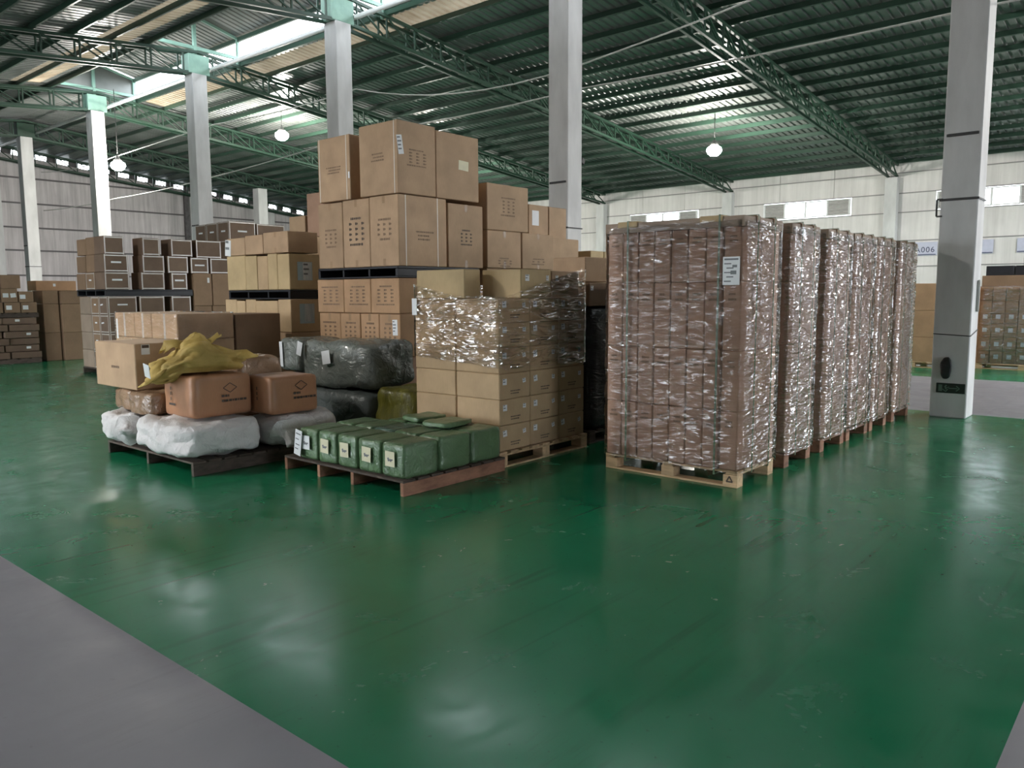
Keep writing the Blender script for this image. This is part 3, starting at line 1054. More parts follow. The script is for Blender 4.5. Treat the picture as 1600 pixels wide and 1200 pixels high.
# ------------------------------------------------------------------ tall film-wrapped blocks in a row
TY0, TY1, TH = 2.765, 4.045, 2.135
ROW = [(6.06, 6.80), (7.05, 7.70), (7.97, 8.68), (8.76, 9.49), (9.57, 10.22), (10.45, 11.20)]
WHICH = ['tall wrapped block with the recycling-marked pallet', 'tall wrapped block behind the recycling-marked one', 'third tall wrapped block from the recycling mark', 'fourth tall wrapped block from the recycling mark', 'fifth tall wrapped block from the recycling mark', 'tall wrapped block beside the exit sign column']
ORD = ['corner', 'second', 'third', 'fourth', 'fifth', 'sixth', 'seventh', 'eighth']
LAY = ['bottom', 'second', 'third', 'top']
TIER = [0.142, 0.635, 1.135, 1.695, 2.135]
for b, (xa, xb) in enumerate(ROW):
    pal = pallet_block(xa, xb, TY0 - .005, TY1 + .005, .14, 'wood_pine' if b == 0 else 'wood_red', 'wooden pallet under the ' + WHICH[b], 'y', ndeck=5)
    if b == 0:
        # recycling mark burnt into the corner block
        rc = []
        for k in range(3):
            a = math.pi / 2 + k * 2 * math.pi / 3
            a2 = a + 2 * math.pi / 3
            p, q = Vector((math.cos(a), math.sin(a))) * .03, Vector((math.cos(a2), math.sin(a2))) * .03
            m = (p + q) / 2; dv = q - p
            rc.append((m.x, m.y + .05, dv.length * .72, .012, math.atan2(dv.y, dv.x)))
            rc.append((p.x * .8, p.y * .8 + .05, .018, .016, a))
        quads_on('recycling_mark', pal, (xb - xa, TY1 - TY0, .14), '-x', [(r[0] + (TY1 - TY0) / 2 - .06, r[1] + .014, *r[2:]) for r in rc], 'ink', 0.003)
    wcol = (TY1 - TY0) / 8
    for j in range(4):
        for i in range(8 if b == 0 else 2):
            for dpt in range(2):
                if b == 0 and dpt == 1 and i > 0 and j < 3:
                    continue
                hx = (xb - xa) / 2
                pr = [('-x', 3 + i % 3, .6, .70, .86, 2, False, 'ink_soft')] if (dpt == 0 and b == 0) else []
                carton(xa + hx * dpt, xa + hx * (dpt + 1), TY0 + wcol * i, TY0 + wcol * (i + 1), TIER[j], TIER[j + 1], 'kraft_red',
                       ('%s narrow carton%s, %s layer, %s' % (ORD[i], ' at the back' if dpt else '', LAY[j], WHICH[b])) , 'cartons in the tall wrapped block %d' % (b + 1), jig=0.004, gap=0.0035, prints=pr)
    # folded cardboard cap with edge flaps, pads under the straps
    cap = tag(empty('cardboard_cap', ((xa + xb) / 2, (TY0 + TY1) / 2, TH + .002)), 'cardboard cap on the ' + WHICH[b], 'cap', 'cardboard caps of the tall blocks')
    lx, ly = xb - xa, TY1 - TY0
    link('sheet', box_me(lx + .012, ly + .012, .075, 'kraft_grey', .004, True), cap, (0, 0, 0))
    for sgn, nm in ((-1, 'flap'), (1, 'flap')):
        link(nm, box_me(.008, ly + .03, .085, 'kraft_grey', .002), cap, (sgn * (lx / 2 + .012), 0, .036))
        link(nm, box_me(lx + .03, .008, .085, 'kraft_grey', .002), cap, (0, sgn * (ly / 2 + .012), .036))
    for yy in (-0.375, 0.42) if b == 0 else ():
        link('edge_pad', box_me(.13, .20, .012, 'kraft_yellow', .003), cap, (-lx / 2 + .045, yy, .083))
        link('edge_pad', box_me(.010, .20, .05, 'kraft_yellow', .003), cap, (-lx / 2 - .022, yy, .062))
    for xx in (-lx * .18, lx * .28):
        link('edge_pad', box_me(.07, .14, .014, 'kraft_brown', .003), cap, (xx, -ly / 2 + .05, .084))
        link('edge_pad', box_me(.07, .010, .055, 'kraft_brown', .003), cap, (xx, -ly / 2 - .022, .058))
    # green straps
    zt = TH + .095
    def loop(pts, lab):
        t = tag(empty('strap', (pts[0][0], pts[0][1], 0)), lab, 'strap', 'green straps round the tall blocks')
        o = Vector((pts[0][0], pts[0][1], 0))
        for p, q in zip(pts[:-1], pts[1:]):
            v = Vector(q) - Vector(p)
            if abs(v.x) > abs(v.z) or abs(v.y) > abs(v.z):
                bar('strap_run', Vector(p) - o, Vector(q) - o, .018, .004, 'strap_green', t)
            else:
                ob = bar('strap_run', Vector(p) - o, Vector(q) - o, .018, .004, 'strap_green', t)
                k = ('bar', 'strap_green')
                ob.rotation_euler = (0, 0, 0)
                if abs(pts[0][0] - pts[1][0]) < 1e-6 and abs(pts[1][1] - pts[2][1]) < 1e-6:
                    ob.scale = (.004, .018, abs(v.z))
                else:
                    ob.scale = (.018, .004, abs(v.z))
    o_ = 0.026
    if b == 0:
        for yy in (3.82, 2.955):
            loop([(xa - o_, yy, .10), (xa - o_, yy, zt), (xb + o_, yy, zt), (xb + o_, yy, .10), (xa - o_, yy, .10)], ('green strap near the %s front of the ' % ('label sheet,' if yy < 3 else 'far corner,')) + WHICH[b])
    for xx in (xa + lx * .32, xa + lx * .78):
        loop([(xx, TY0 - o_, .10), (xx, TY0 - o_, zt + .004), (xx, TY1 + o_, zt + .004), (xx, TY1 + o_, .10), (xx, TY0 - o_, .10)], ('%s green side strap of the ' % ('first' if xx < xa + lx * .5 else 'second')) + WHICH[b])
    st = 0.035 if b < 2 else 0.05
    me = film_me('stretch_film', xa, xb, TY0, TY1, lambda x, y: .125, lambda x, y: TH + .055, 'film_thick' if b else 'film', st, 0.032, 0.008, seed=b + 1)
    tag(link('stretch_film', me), 'clear film round the ' + WHICH[b], 'stretch film', 'stretch film round the tall blocks')
# label sheet stuck on the front block
tag(link('label_sheet', box_me(.003, .145, .225, 'paper', .001, True), None, (6.06 - .046, 2.835, 1.665)), 'white paper label stuck on the front of the frontmost film-wrapped block', 'label')
lab = [o for o in COL.objects if o.name == 'label_sheet'][0]
quads_on('print', lab, (.003, .145, .225), '-x', [(0, .205, .12, .014)] + [(-.03 + .02 * (k % 2), .17 - .035 * k, .06, .010) for k in range(5)] + [(.03, .15, .04, .02), (.02, .10, .05, .03)], 'ink_faint', .001)

# ------------------------------------------------------------------ film-wrapped stack of labelled cartons
WX = [5.40, 5.85, 6.30, 6.74]
WY0, WYM, WY1 = 4.775, 5.335, 5.90
WZ = [0.15, 0.39, 0.632, 0.873, 1.112, 1.342, 1.562]
pallet_block(5.38, 6.77, 4.76, 5.93, .146, 'wood_pine', 'pale wooden pallet under the stack of cartons with square white labels', 'x', ndeck=9)
WL = ['bottom', 'second', 'third', 'fourth', 'fifth', 'sixth']
for j in range(6):
    for i in range(3):
        for k, (ya, yb) in enumerate(((WY0, WYM), (WYM, WY1))):
            if k == 1 and i > 0 and j < 5:
                continue
            pp, pt = [], []
            if k == 0:
                rg = random.Random(j * 7 + i)
                pp = [('-y', -.15, .165, .058, .058, 'paper', rg.uniform(-.05, .12), 2), ('-y', .13, .16, .046, .042, 'paper', rg.uniform(-.1, .25), 2)]
                pt = [('-y', 11, .45, .16, .36, 2, False, 'ink')]
            carton(WX[i], WX[i + 1], ya, yb, WZ[j], WZ[j + 1], 'kraft_light' if j != 4 else 'kraft_light', ('tan %s carton with square labels, %s layer of the loosely filmed stack' % (['corner', 'middle', 'far'][i], WL[j])) if k == 0 else ('plain tan %s carton, %s layer of the loosely filmed stack' % (['end', 'inner', 'back'][i], WL[j])),
                   'cartons of the labelled stack', papers=pp, prints=pt, jig=.005)
carton(5.43, 5.66, 5.23, 5.90, 1.564, 1.84, 'kraft_yellow', 'yellowish carton lying alone on the top corner of the labelled stack', 'top cartons of the labelled stack')
carton(5.73, 6.20, 4.79, 5.29, 1.564, 1.835, 'kraft_yellow', 'yellowish carton with label on top of the labelled stack, beside the black-wrapped stack', 'top cartons of the labelled stack', papers=[('-y', -.14, .19, .06, .06, 'paper', 0, 2), ('-y', .17, .19, .04, .05, 'paper', 0, 2)])
carton(6.21, 6.68, 4.80, 5.29, 1.564, 1.83, 'kraft', 'brown carton on the far top end of the labelled stack', 'top cartons of the labelled stack', papers=[('-y', -.15, .19, .045, .055, 'paper', 0, 2)])


def w_lo(x, y):
    if x < 5.45: return 0.93 + (y - WY0) * 0.06
    return 0.90


def w_hi(x, y):
    if y < 4.80: return 1.575 + max(0, min(1, (x - 5.45) / 1.2)) * 0.275
    if x < 5.45: return 1.585 + max(0, (y - 5.3)) * .2
    return 1.70


tag(link('stretch_film', film_me('stretch_film', 5.40, 6.74, WY0, WY1, w_lo, w_hi, 'film_shiny', .025, .016, .010, seed=21)), 'loose shiny stretch film banded round the stack of cartons with square labels', 'stretch film')
tag(link('label_sheet', box_me(.003, .07, .165, 'paper', .001, True), None, (5.376, 5.87, 1.40), (0, 0, 0)), 'white paper slip hanging on the corner of the labelled stack', 'label')

# black-wrapped stack behind it; its black also stands for the shadow in the gap
soft('wrapped_stack', 6.90, 7.95, 4.82, 5.90, 0.14, 1.48, 'wrap_black', 'stack in black film, black also standing for shadow, behind the labelled stack', 'wrapped stack', e=14, n=16, amp=.015, freq=5, seed=4)
pallet_block(6.90, 7.95, 4.82, 5.90, .14, 'wood_dark', 'dark pallet under the black-wrapped stack', 'x')
carton(6.92, 7.40, 4.85, 5.35, 1.47, 1.72, 'kraft_brown', 'brown carton with white label on the black-wrapped stack', 'cartons on the black-wrapped stack', papers=[('-y', -.19, .19, .05, .05, 'paper', 0, 2)])
carton(7.42, 7.93, 4.85, 5.35, 1.47, 1.72, 'kraft_brown', 'plain brown carton at the back of the black-wrapped stack', 'cartons on the black-wrapped stack')
carton(6.92, 7.42, 4.90, 5.34, 1.725, 1.99, 'kraft', 'topmost brown carton on the black-wrapped stack', 'cartons on the black-wrapped stack')

# ------------------------------------------------------------------ green bales on a low reddish pallet
GX = [4.16, 4.56, 4.95, 5.34]
GY = [4.70, 4.985, 5.295, 5.575, 5.85, 6.13]
pallet_stringer(4.13, 5.36, 4.675, 6.32, .128, 'wood_red', 'reddish wooden pallet under the green bales', ys=[-.80, -.17 + .0, .30, .80])
for i in range(3):
    for j in range(5):
        if i == 2 and j > 3: continue
        g = soft('green_bale', GX[i] + .005, GX[i + 1] - .005, GY[j] + .005, GY[j + 1] - .005, .129, .129 + (.285 if i == 0 else .29), 'bale_green' if (i + j) % 3 or i == 0 else 'bale_green_dark',
                 ('green bale with square paper label, %s on the reddish pallet' % (['at the corner', 'second from the corner', 'third from the corner', 'fourth from the corner', 'beside the leaning slip'][j])) if i == 0 else ('%s green bale in the %s row behind the paper-labelled ones' % (['corner', 'second', 'third', 'fourth', 'fifth'][j], ['', 'middle', 'back'][i])), 'bale', 'labelled green bales' if i == 0 else 'unlabelled green bales', e=14, n=10, amp=.007, freq=8, seed=i * 7 + j)
        if i == 0:
            p = quads_on('paper_label', g, (GX[1] - GX[0], GY[j + 1] - GY[j], .285), '-x', [(-.01, .155, .115, .125, random.uniform(-.05, .05))], 'paper_yellow' if j != 4 else 'paper', .016)
            quads_on('print', p, (GX[1] - GX[0], 1, .285), '-x', [(-.025, .15, .02, .03, .3), (0.0, .145, .025, .02, -.4), (.018, .15, .02, .012, .1)], 'ink_faint', .018)
# loose green lids on top
for (x0, x1, y0, y1, rz) in ((4.85, 5.25, 4.95, 5.25, .1), (4.95, 5.30, 5.35, 5.62, -.08)):
    soft('green_packet', x0, x1, y0, y1, .424, .47, 'bale_green', 'flat green packet on the bales, %s' % ('nearer the pallet corner' if y0 < 5.2 else 'nearer the olive bag'), 'packet', 'flat packets on the green bales', rotz=rz, e=8, n=8, amp=.01, freq=8, seed=int(x0 * 100))
sl_ = tag(link('label_sheet', box_me(.004, .10, .235, 'paper', .001, True), None, (4.125, 6.11, .16), (.18, 0, 0)), 'white paper slip leaning on the end green bale', 'label')
quads_on('print', sl_, (.004, .10, .235), '-x', [(0, .2, .07, .012), (-.01, .15, .05, .01), (.0, .10, .06, .01), (-.01, .06, .05, .01)], 'ink_faint', .002)

# ------------------------------------------------------------------ sacks, bales and yellow bag on a dark pallet
pallet_stringer(3.42, 4.60, 6.66, 8.42, .128, 'wood_dark', 'dark worn pallet under the white sacks')
soft('sack', 3.34, 4.16, 6.62, 7.76, .129, .475, 'sack_white', 'large crumpled white sack lying in the middle of the dark pallet', 'sack', 'white woven sacks', e=5.0, n=26, amp=.04, freq=3.6, seed=2, ridge=.014)
s1 = soft('sack', 3.38, 4.05, 7.82, 8.62, .129, .47, 'sack_white', 'white sack at the pallet end with a gathered neck, under the brown carton', 'sack', 'white woven sacks', e=4.5, n=22, amp=.045, freq=4.2, seed=9, ridge=.014)
s3 = soft('sack', 4.19, 5.0, 6.56, 7.22, .129, .455, 'sack_white', 'white sack with a tied neck beside the green bales', 'sack', 'white woven sacks', e=4.0, n=22, amp=.03, freq=3.6, seed=14, ridge=.010)


def neck(parent, loc, direction, ln, r0, r1, mat):
    d = Vector(direction).normalized()
    a = d.cross(Vector((0, 0, 1))).normalized(); b = d.cross(a)
    vs, fs = [], []
    prof = [(0, r0), (.25, r0 * .45), (.4, r0 * .38), (.7, r1 * .8), (1, r1)]
    sg = 20
    for i, (t, r) in enumerate(prof):
        for k in range(sg):
            an = 2 * math.pi * k / sg
            rr = r * (1 + .18 * math.sin(an * 5 + i) * (.4 + t))
            vs.append(d * (t * ln) + a * (rr * math.cos(an)) + b * (rr * math.sin(an) * (1 if t < .5 else .5)))
    for i in range(len(prof) - 1):
        for k in range(sg):
            k2 = (k + 1) % sg
            fs.append([i * sg + k, i * sg + k2, (i + 1) * sg + k2, (i + 1) * sg + k])
    fs.append([(len(prof) - 1) * sg + k for k in range(sg)])
    return link('tied_neck', mesh_from('tied_neck', vs, fs, mat, True), parent, loc)


neck(s3, (-.28, -.33, .17), (-.35, -1, -.55), .22, .15, .05, 'sack_white')
neck(s1, (-.31, -.36, .17), (-.75, -.8, .0), .12, .15, .07, 'sack_white')

soft('brown_bale', 3.52, 4.05, 8.05, 8.46, .455, .672, 'bale_wrapped', 'film-wrapped brown bale on the end white sack, under the carton', 'bale', 'brown bales on the white sacks', e=9, n=14, amp=.02, freq=6, seed=31)
soft('brown_bale', 3.46, 3.98, 7.56, 7.98, .45, .672, 'bale_wrapped', 'film-wrapped brown bale propped between the white sacks, under the yellow bag', 'bale', 'brown bales on the white sacks', rotz=.12, e=9, n=14, amp=.02, freq=6, seed=32)


def bale_print(o, d, f, cx, off=.012):
    rc = []
    for a, b2 in (((-.07, 0), (0, .045)), ((0, .045), (.07, 0)), ((.07, 0), (0, -.045)), ((0, -.045), (-.07, 0))):
        m = ((a[0] + b2[0]) / 2, (a[1] + b2[1]) / 2)
        ln = math.hypot(b2[0] - a[0], b2[1] - a[1])
        rc.append((cx + m[0], .27 + m[1], ln, .007, math.atan2(b2[1] - a[1], b2[0] - a[0])))
    x = cx - .09
    for w in (.03, .025, .012):
        rc.append((x + w / 2, .195, w, .022)); x += w + .006
    x = cx - .09
    for w in (.03, .03, .03, .012, .03, .012, .035, .03):
        rc.append((x + w / 2, .15, w, .022)); x += w + .007
    quads_on('print', o, d, f, rc, 'ink', off)


b1 = soft('brown_bale', 3.58, 4.20, 6.92, 7.50, .465, .87, 'bale_brown', 'reddish brown bale with printed diamond, under the yellow bag', 'bale', 'brown bales on the white sacks', e=12, n=14, amp=.008, freq=4, seed=41)
bale_print(b1, (.62, .58, .4), '-y', .06)
quads_on('print', b1, (.62, .58, .4), '-x', [(-.10, .27, .018, .03), (-.10, .22, .018, .03), (-.10, .17, .018, .03), (-.08, .12, .12, .02)], 'ink', .012)
b2_ = soft('brown_bale', 4.22, 4.76, 6.64, 7.10, .455, .83, 'bale_brown', 'reddish brown bale with printed diamond, resting on the tied white sack', 'bale', 'brown bales on the white sacks', e=12, n=14, amp=.008, freq=4, seed=43)
bale_print(b2_, (.54, .46, .37), '-y', .06)
quads_on('print', b2_, (.54, .46, .37), '-x', [(0, .25, .018, .03), (0, .20, .018, .03), (0, .15, .018, .03)], 'ink', .012)
soft('brown_bale', 4.26, 4.80, 7.27, 7.75, .13, 1.0, 'bale_wrapped', 'tall film-wrapped brown bale behind the diamond-printed bales', 'bale', 'brown bales on the white sacks', e=7, n=14, amp=.02, freq=5, seed=45)
carton(3.50, 4.12, 7.87, 8.80, .674, 1.135, 'kraft', 'open-sided kraft carton lying across the brown bales with a square shipping label', 'cartons on the sack pallet', jig=0,
       papers=[('-y', -.20, .40, .085, .10, 'paper', 0, 0)], prints=[('-x', 5, .25, .40, .52, 1, False, 'ink_soft')])
ml = [o for o in COL.objects if o.name.startswith('carton') and o.get('label', '').startswith('open-sided')][0]
ml['label'] = 'kraft carton lying across the brown bales with a square shipping label'
quads_on('print', ml, (.612, .922, .459), '-y', [(-.20, .43, .07, .03)], 'ink', .004)


# yellow bag: crumpled sheet mound
def yellow_bag():
    vs, fs = [], []
    nu, nv = 46, 30
    S = Vector((11.3, 4.1, 7.7))
    for j in range(nv + 1):
        for i in range(nu):
            th = 2 * math.pi * i / nu
            ph = math.pi * j / nv
            d = Vector((math.sin(ph) * math.cos(th), math.sin(ph) * math.sin(th), math.cos(ph)))
            # lumpy, wider along x, with folds running down from a crumpled crest
            f = noise.fractal(d * 2.1 + S, .8, 2.2, 5)
            r = noise.ridged_multi_fractal(d * 1.7 + S * 1.3, 1.0, 2.1, 4, 1.0, 2.0)
            k = 1.06 + .20 * f - .11 * r
            x = d.x * .44 * k
            y = d.y * .30 * k
            z = d.z * .19 * k + .055 * max(0, d.z) * math.sin(d.x * 5 + 1.2)
            if d.x < -.35:
                z -= (-.35 - d.x) * .22
            if d.x > -.45:
                z = max(z, -.10)
            vs.append((x, y, z + .125))
    for j in range(nv):
        for i in range(nu):
            i2 = (i + 1) % nu
            fs.append([j * nu + i, (j + 1) * nu + i, (j + 1) * nu + i2, j * nu + i2])
    o = link('bag', mesh_from('bag', vs, fs, 'bag_yellow', True), None, (3.80, 7.26, .865), (0, 0, -.25))
    tag(o, 'crumpled yellow bag thrown over the brown bales', 'bag')
    # frilled open mouth along the crest and an empty sleeve end
    def frill(name, pts, wid, seed):
        vs, fs = [], []
        n = len(pts)
        m = 7
        for i, p in enumerate(pts):
            p = Vector(p)
            for k in range(m):
                t = k / (m - 1) - .5
                w = wid[i]
                q = p + Vector((0.03 * math.sin(i * 1.7 + k), w * t, -abs(t) * w * .8 + .03 * noise.noise(Vector((i * .9, k * .7, seed)))))
                vs.append(q)
        for i in range(n - 1):
            for k in range(m - 1):
                fs.append([i * m + k, i * m + k + 1, (i + 1) * m + k + 1, (i + 1) * m + k])
        ob = link(name, mesh_from(name, vs, fs, 'bag_yellow', True), o)
        md = ob.modifiers.new('thick', 'SOLIDIFY'); md.thickness = .006
        return ob
    frill('bag_mouth', [(-.28, .02, .23), (-.24, 0, .31), (-.17, 0, .33), (-.10, -.01, .29), (-.02, 0, .27), (.07, 0, .29), (.14, .01, .32), (.20, .01, .37), (.23, .01, .36)], [.08, .14, .18, .2, .2, .2, .18, .12, .04], 3)
    frill('bag_sleeve', [(.15, -.02, .27), (.24, -.04, .25), (.34, -.06, .21), (.44, -.08, .19), (.54, -.10, .18)], [.26, .24, .2, .16, .10], 5)
    frill('bag_corner', [(-.30, -.05, .16), (-.38, -.06, .08), (-.45, -.08, 0.0), (-.50, -.10, -.06)], [.24, .2, .15, .08], 8)
    lb = link('paper_label', box_me(.003, .085, .135, 'paper', .001), o, (-.47, -.20, .06), (0.25, -.25, .35))
    return o


yb = yellow_bag()

# ------------------------------------------------------------------ grey and olive bags behind the green bales
pallet_stringer(5.45, 6.30, 5.98, 8.45, .128, 'wood_dark', 'dark pallet under the grey plastic bags')
soft('plastic_bag', 5.48, 6.20, 7.99, 8.44, .129, .70, 'bag_grey_dark', 'dark grey bag at the bottom, under the narrow labelled grey bag', 'bag', 'grey plastic bags', e=5, n=12, amp=.02, freq=5, seed=51)
g1 = soft('plastic_bag', 5.46, 6.15, 7.98, 8.42, .70, 1.10, 'bag_grey', 'narrow grey bag with two white slips, left of the big grey bag', 'bag', 'grey plastic bags', e=7, n=14, amp=.012, freq=5, seed=52)
quads_on('paper_label', g1, (.69, .44, .4), '-x', [(-.12, .20, .06, .30, .05)], 'paper', .014)
g2 = soft('plastic_bag', 5.42, 6.25, 6.72, 7.95, .55, 1.115, 'bag_grey', 'big crumpled grey plastic bag with a square white label', 'bag', 'grey plastic bags', rotz=0.03, e=6, n=24, amp=.045, freq=2.8, seed=56, ridge=.012)
quads_on('paper_label', g2, (.83, 1.25, .57), '-x', [(-.02, .36, .14, .15, .15)], 'paper', .045)
quads_on('paper_label', g2, (.83, 1.25, .57), '-x', [(-.50, .44, .09, .16, -.25)], 'paper', .045)
soft('plastic_bag', 5.44, 6.25, 6.72, 7.93, .129, .545, 'bag_grey_dark', 'dark grey bag flattened under the big grey plastic bag', 'bag', 'grey plastic bags', e=7, n=14, amp=.02, freq=4, seed=58)
soft('plastic_bag', 5.46, 6.05, 6.02, 6.66, .129, .64, 'bag_olive', 'olive green bag between the grey bags and the labelled stack', 'bag', rotz=.1, e=6, n=16, amp=.03, freq=4, seed=61, ridge=.008)

# ------------------------------------------------------------------ big strapped cartons, double tier
BX = 6.40
yu = lambda u, v=350, X=BX: on_x(u, v, X).y
xu = lambda u, v=360, Y=7.235: on_y(u, v, Y).x
pallet_stringer(6.42, 7.80, 7.25, 8.82, .13, 'wood_dark', 'dark pallet under the big strapped cartons')
GB = 'big cartons of the double-tier stack'
GRID = [('-x', 21, .75, .22, .80, 6, True, 'ink_soft')]


def brow(bounds, z0, z1, mat, labels, prn, x0=BX, x1=7.05, papers=None):
    for i in range(len(bounds) - 1):
        carton(x0, x1, bounds[i + 1], bounds[i], z0, z1, mat, labels[i], GB, prints=[(p[0], 60 + i, *p[2:]) for p in prn], papers=(papers or {}).get(i, ()), tape=['-x'])


y_hi = 8.80
# lower tiers
for z0, z1, us, nm in ((1.375, 1.805, (497, 538, 580, 624), 'upper'), (.845, 1.37, (499, 532, 563, 592, 624), 'middle'), (.135, .84, (497, 540, 588, 626), 'bottom')):
    bs = [yu(u, 500) for u in us]
    bs[-1] = 7.245
    for i in range(len(us) - 1):
        last = i == len(us) - 2
        pp = [('-x', .10 if nm == 'middle' else 0, .36, .09, .19, 'paper', .03, 4)] if (nm == 'middle' and last) else []
        carton(BX, 7.05, bs[i + 1], bs[i], z0, z1, 'kraft_orange' if nm != 'bottom' else 'kraft_red', 'printed %s carton in the %s row under the strapped cartons%s' % ('corner' if last else ORD[len(us) - 2 - i], nm, ', with white slip' if pp else ''), GB,
               prints=[('-x', 70 + i, .7, .2, .82, 6, True, 'ink_soft')] if nm != 'bottom' else [('-x', 75, .7, .5, .62, 1, False, 'ink_soft')], papers=pp, tape=['-x'] if nm != 'upper' else None, straps=[('-y', .25)] if last else ())
        if last:
            carton(7.06, 7.78, bs[i + 1], bs[i], z0, z1, 'kraft', 'carton behind the %s row corner under the strapped cartons' % nm, GB)
pallet_plastic(6.38, 7.80, 7.24, 8.82, 1.808, 1.945, 'black plastic pallet carrying the big strapped cartons')
# upper: first row
b = [yu(497), yu(535), yu(577), 7.24]
carton(BX, 7.0, b[1], b[0], 1.946, 2.775, 'kraft', 'tall printed carton on the black pallet, at the end away from the column', GB, tape=['-x'], prints=[('-x', 81, .6, .3, .62, 5, True, 'ink_soft')])
carton(BX, 7.0, b[2], b[1], 1.946, 2.785, 'kraft', 'tall printed carton in the middle of the black pallet', GB, tape=['-x'], prints=[('-x', 82, .7, .3, .76, 6, True, 'ink')])
carton(BX, 7.21, b[3], b[2], 1.946, 2.79, 'kraft', 'large corner carton on the black pallet with two white straps', GB, tape=['-x'], prints=[('-x', 83, .6, .35, .7, 5, True, 'ink_soft'), ('-y', 84, .42, .36, .52, 3, False, 'ink_soft')], straps=[('-y', -.36), ('-y', .30)])
carton(7.24, 7.90, 7.25, 7.95, 1.946, 2.755, 'kraft', 'upright printed carton beside the strapped corner carton', GB, tape=['-y'], prints=[('-y', 85, .4, .34, .62, 5, True, 'ink')])
# upper: second row
carton(BX + .02, 7.12, yu(547), 8.82, 2.80, 3.60, 'kraft', 'top carton with two white straps standing a gap away from its neighbour', GB, prints=[('-x', 86, .5, .42, .55, 3, False, 'ink_soft')], straps=[('-x', -.44), ('-x', .40)], papers=[('-x', .31, .30, .03, .08, 'paper', 0, 0)])
carton(BX, 7.03, 7.235, yu(563), 2.80, 3.645, 'kraft', 'topmost carton with a tilted white slip on its corner', GB, prints=[('-x', 87, .5, .46, .6, 3, False, 'ink_soft'), ('-y', 88, .55, .38, .64, 6, True, 'ink_soft')], straps=[('-x', .42)], papers=[('-y', -.27, .56, .085, .22, 'paper', .16, 4)])
o = carton(7.05, 7.83, 7.25, 7.95, 2.80, 3.62, 'kraft', 'topmost plain carton with a torn yellow sticker', GB)
quads_on('sticker', o, (.772, .692, .818), '-y', [(.10, .44, .18, .12, -.05)], 'paper_yellow', .003)

# next stacks along the same row
GC = 'cartons behind the double-tier stack'
pallet_stringer(7.98, 9.45, 7.26, 8.3, .13, 'wood_dark', 'dark pallet under the cartons behind the double-tier stack')
for nm, z0, z1 in (('lowest', .135, .75), ('second', .755, 1.35), ('third', 1.355, 1.955)):
    carton(7.98, 8.68, 7.27, 7.95, z0, z1, 'kraft', nm + ' brown carton under the big faded carton', GC)
    carton(8.69, 9.42, 7.27, 7.95, z0, z1, 'kraft', nm + ' brown carton behind the stack of the faded carton, nearer the column', GC)
carton(7.97, 8.68, 7.24, 7.95, 1.957, 2.46, 'kraft', 'printed carton under the big faded carton beside the column', GC, tape=['-y'], prints=[('-y', 91, .5, .02, .3, 4, True, 'ink_soft')])
carton(8.69, 9.42, 7.24, 7.95, 1.957, 2.46, 'kraft', 'printed carton in front of the column foot, right of the faded carton\'s support', GC, tape=['-y'], prints=[('-y', 92, .5, .1, .32, 3, True, 'ink_soft')])
carton(7.96, 8.83, 7.235, 7.95, 2.462, 3.08, 'kraft', 'big carton with faded print block, stacked beside the column', GC, prints=[('-y', 93, .36, .3, .75, 6, True, 'ink_soft')])
carton(9.28, 9.76, 7.60, 8.2, 2.464, 2.93, 'kraft', 'carton with a white sheet, wedged in front of the pale column', GC, papers=[('-y', -.08, .27, .16, .22, 'paper', 0, 0)])
carton(9.77, 10.22, 7.60, 8.2, 2.45, 2.93, 'kraft', 'narrow carton against the pale column', GC)
for nm, z0, z1 in (('lowest', .0, .8), ('middle', .802, 1.62), ('upper', 1.622, 2.448)):
    carton(9.52, 10.35, 7.45, 8.2, z0, z1, 'kraft', nm + ' brown carton of the pile at the foot of the pale column', GC)
for nm, z0, z1 in (('lowest', .0, .72), ('middle', .722, 1.45), ('upper', 1.452, 2.05)):
    carton(10.45, 11.15, 7.30, 8.0, z0, z1, 'kraft_yellow', nm + ' yellowish carton in the low pile beyond the wrapped stacks', GC)
carton(10.45, 10.82, 7.30, 8.0, 2.052, 2.28, 'kraft_yellow', 'small yellowish carton on top of the low pile beyond the wrapped stacks', GC)
carton(10.83, 11.15, 7.30, 8.0, 2.052, 2.28, 'kraft_yellow', 'smallest yellowish carton on top of the low pile, end piece', GC)

# ------------------------------------------------------------------ tan cartons on a black pallet
LX = 6.50
yl = lambda u: on_x(u, 420, LX).y
LR = 7.02
GL = 'tan cartons of the stack with pale blue stickers'
LY0 = yl(452)
pallet_stringer(6.52, 7.40, LY0, 11.3, .13, 'wood_dark', 'dark pallet under the tan cartons with pale blue stickers')
bs = [yl(u) for u in (348, 367, 381, 397, 432, 455)]
for z0, z1, nm in ((.135, .60, 'lowest'), (.605, 1.075, 'middle')):
    for i in range(3):
        ya = LY0 + (11.25 - LY0) * i / 3
        carton(LX, LR, ya, LY0 + (11.25 - LY0) * (i + 1) / 3, z0, z1, 'kraft', '%s tan carton in the %s layer under the pale blue stickers' % (['corner', 'second', 'third'][i], nm), GL)
for i in range(5):
    hi = 11.4 if i == 0 else bs[i]
    lo = LY0 if i == 4 else bs[i + 1]
    o = carton(LX, 7.05, lo, hi, 1.08, 1.545 - .02 * (i % 2), 'kraft_light', ('%s tan carton just under the black pallet of the sticker stack' % ['outermost', 'second', 'third', 'fourth'][i]) if i < 4 else 'tan corner carton with a pale blue sticker under the black pallet', GL,
               papers=[('-y', .0, .26, .25, .28, 'paper_blue', 0, 0), ('-y', .04, .27, .16, .25, 'paper', 0, 0)] if i == 4 else ())
pallet_plastic(6.50, 7.08, LY0, 11.28, 1.548, 1.68, 'black plastic pallet in the tan carton stack')
ub = [354.6, 383.5, 401.4, 418, 433, 452]
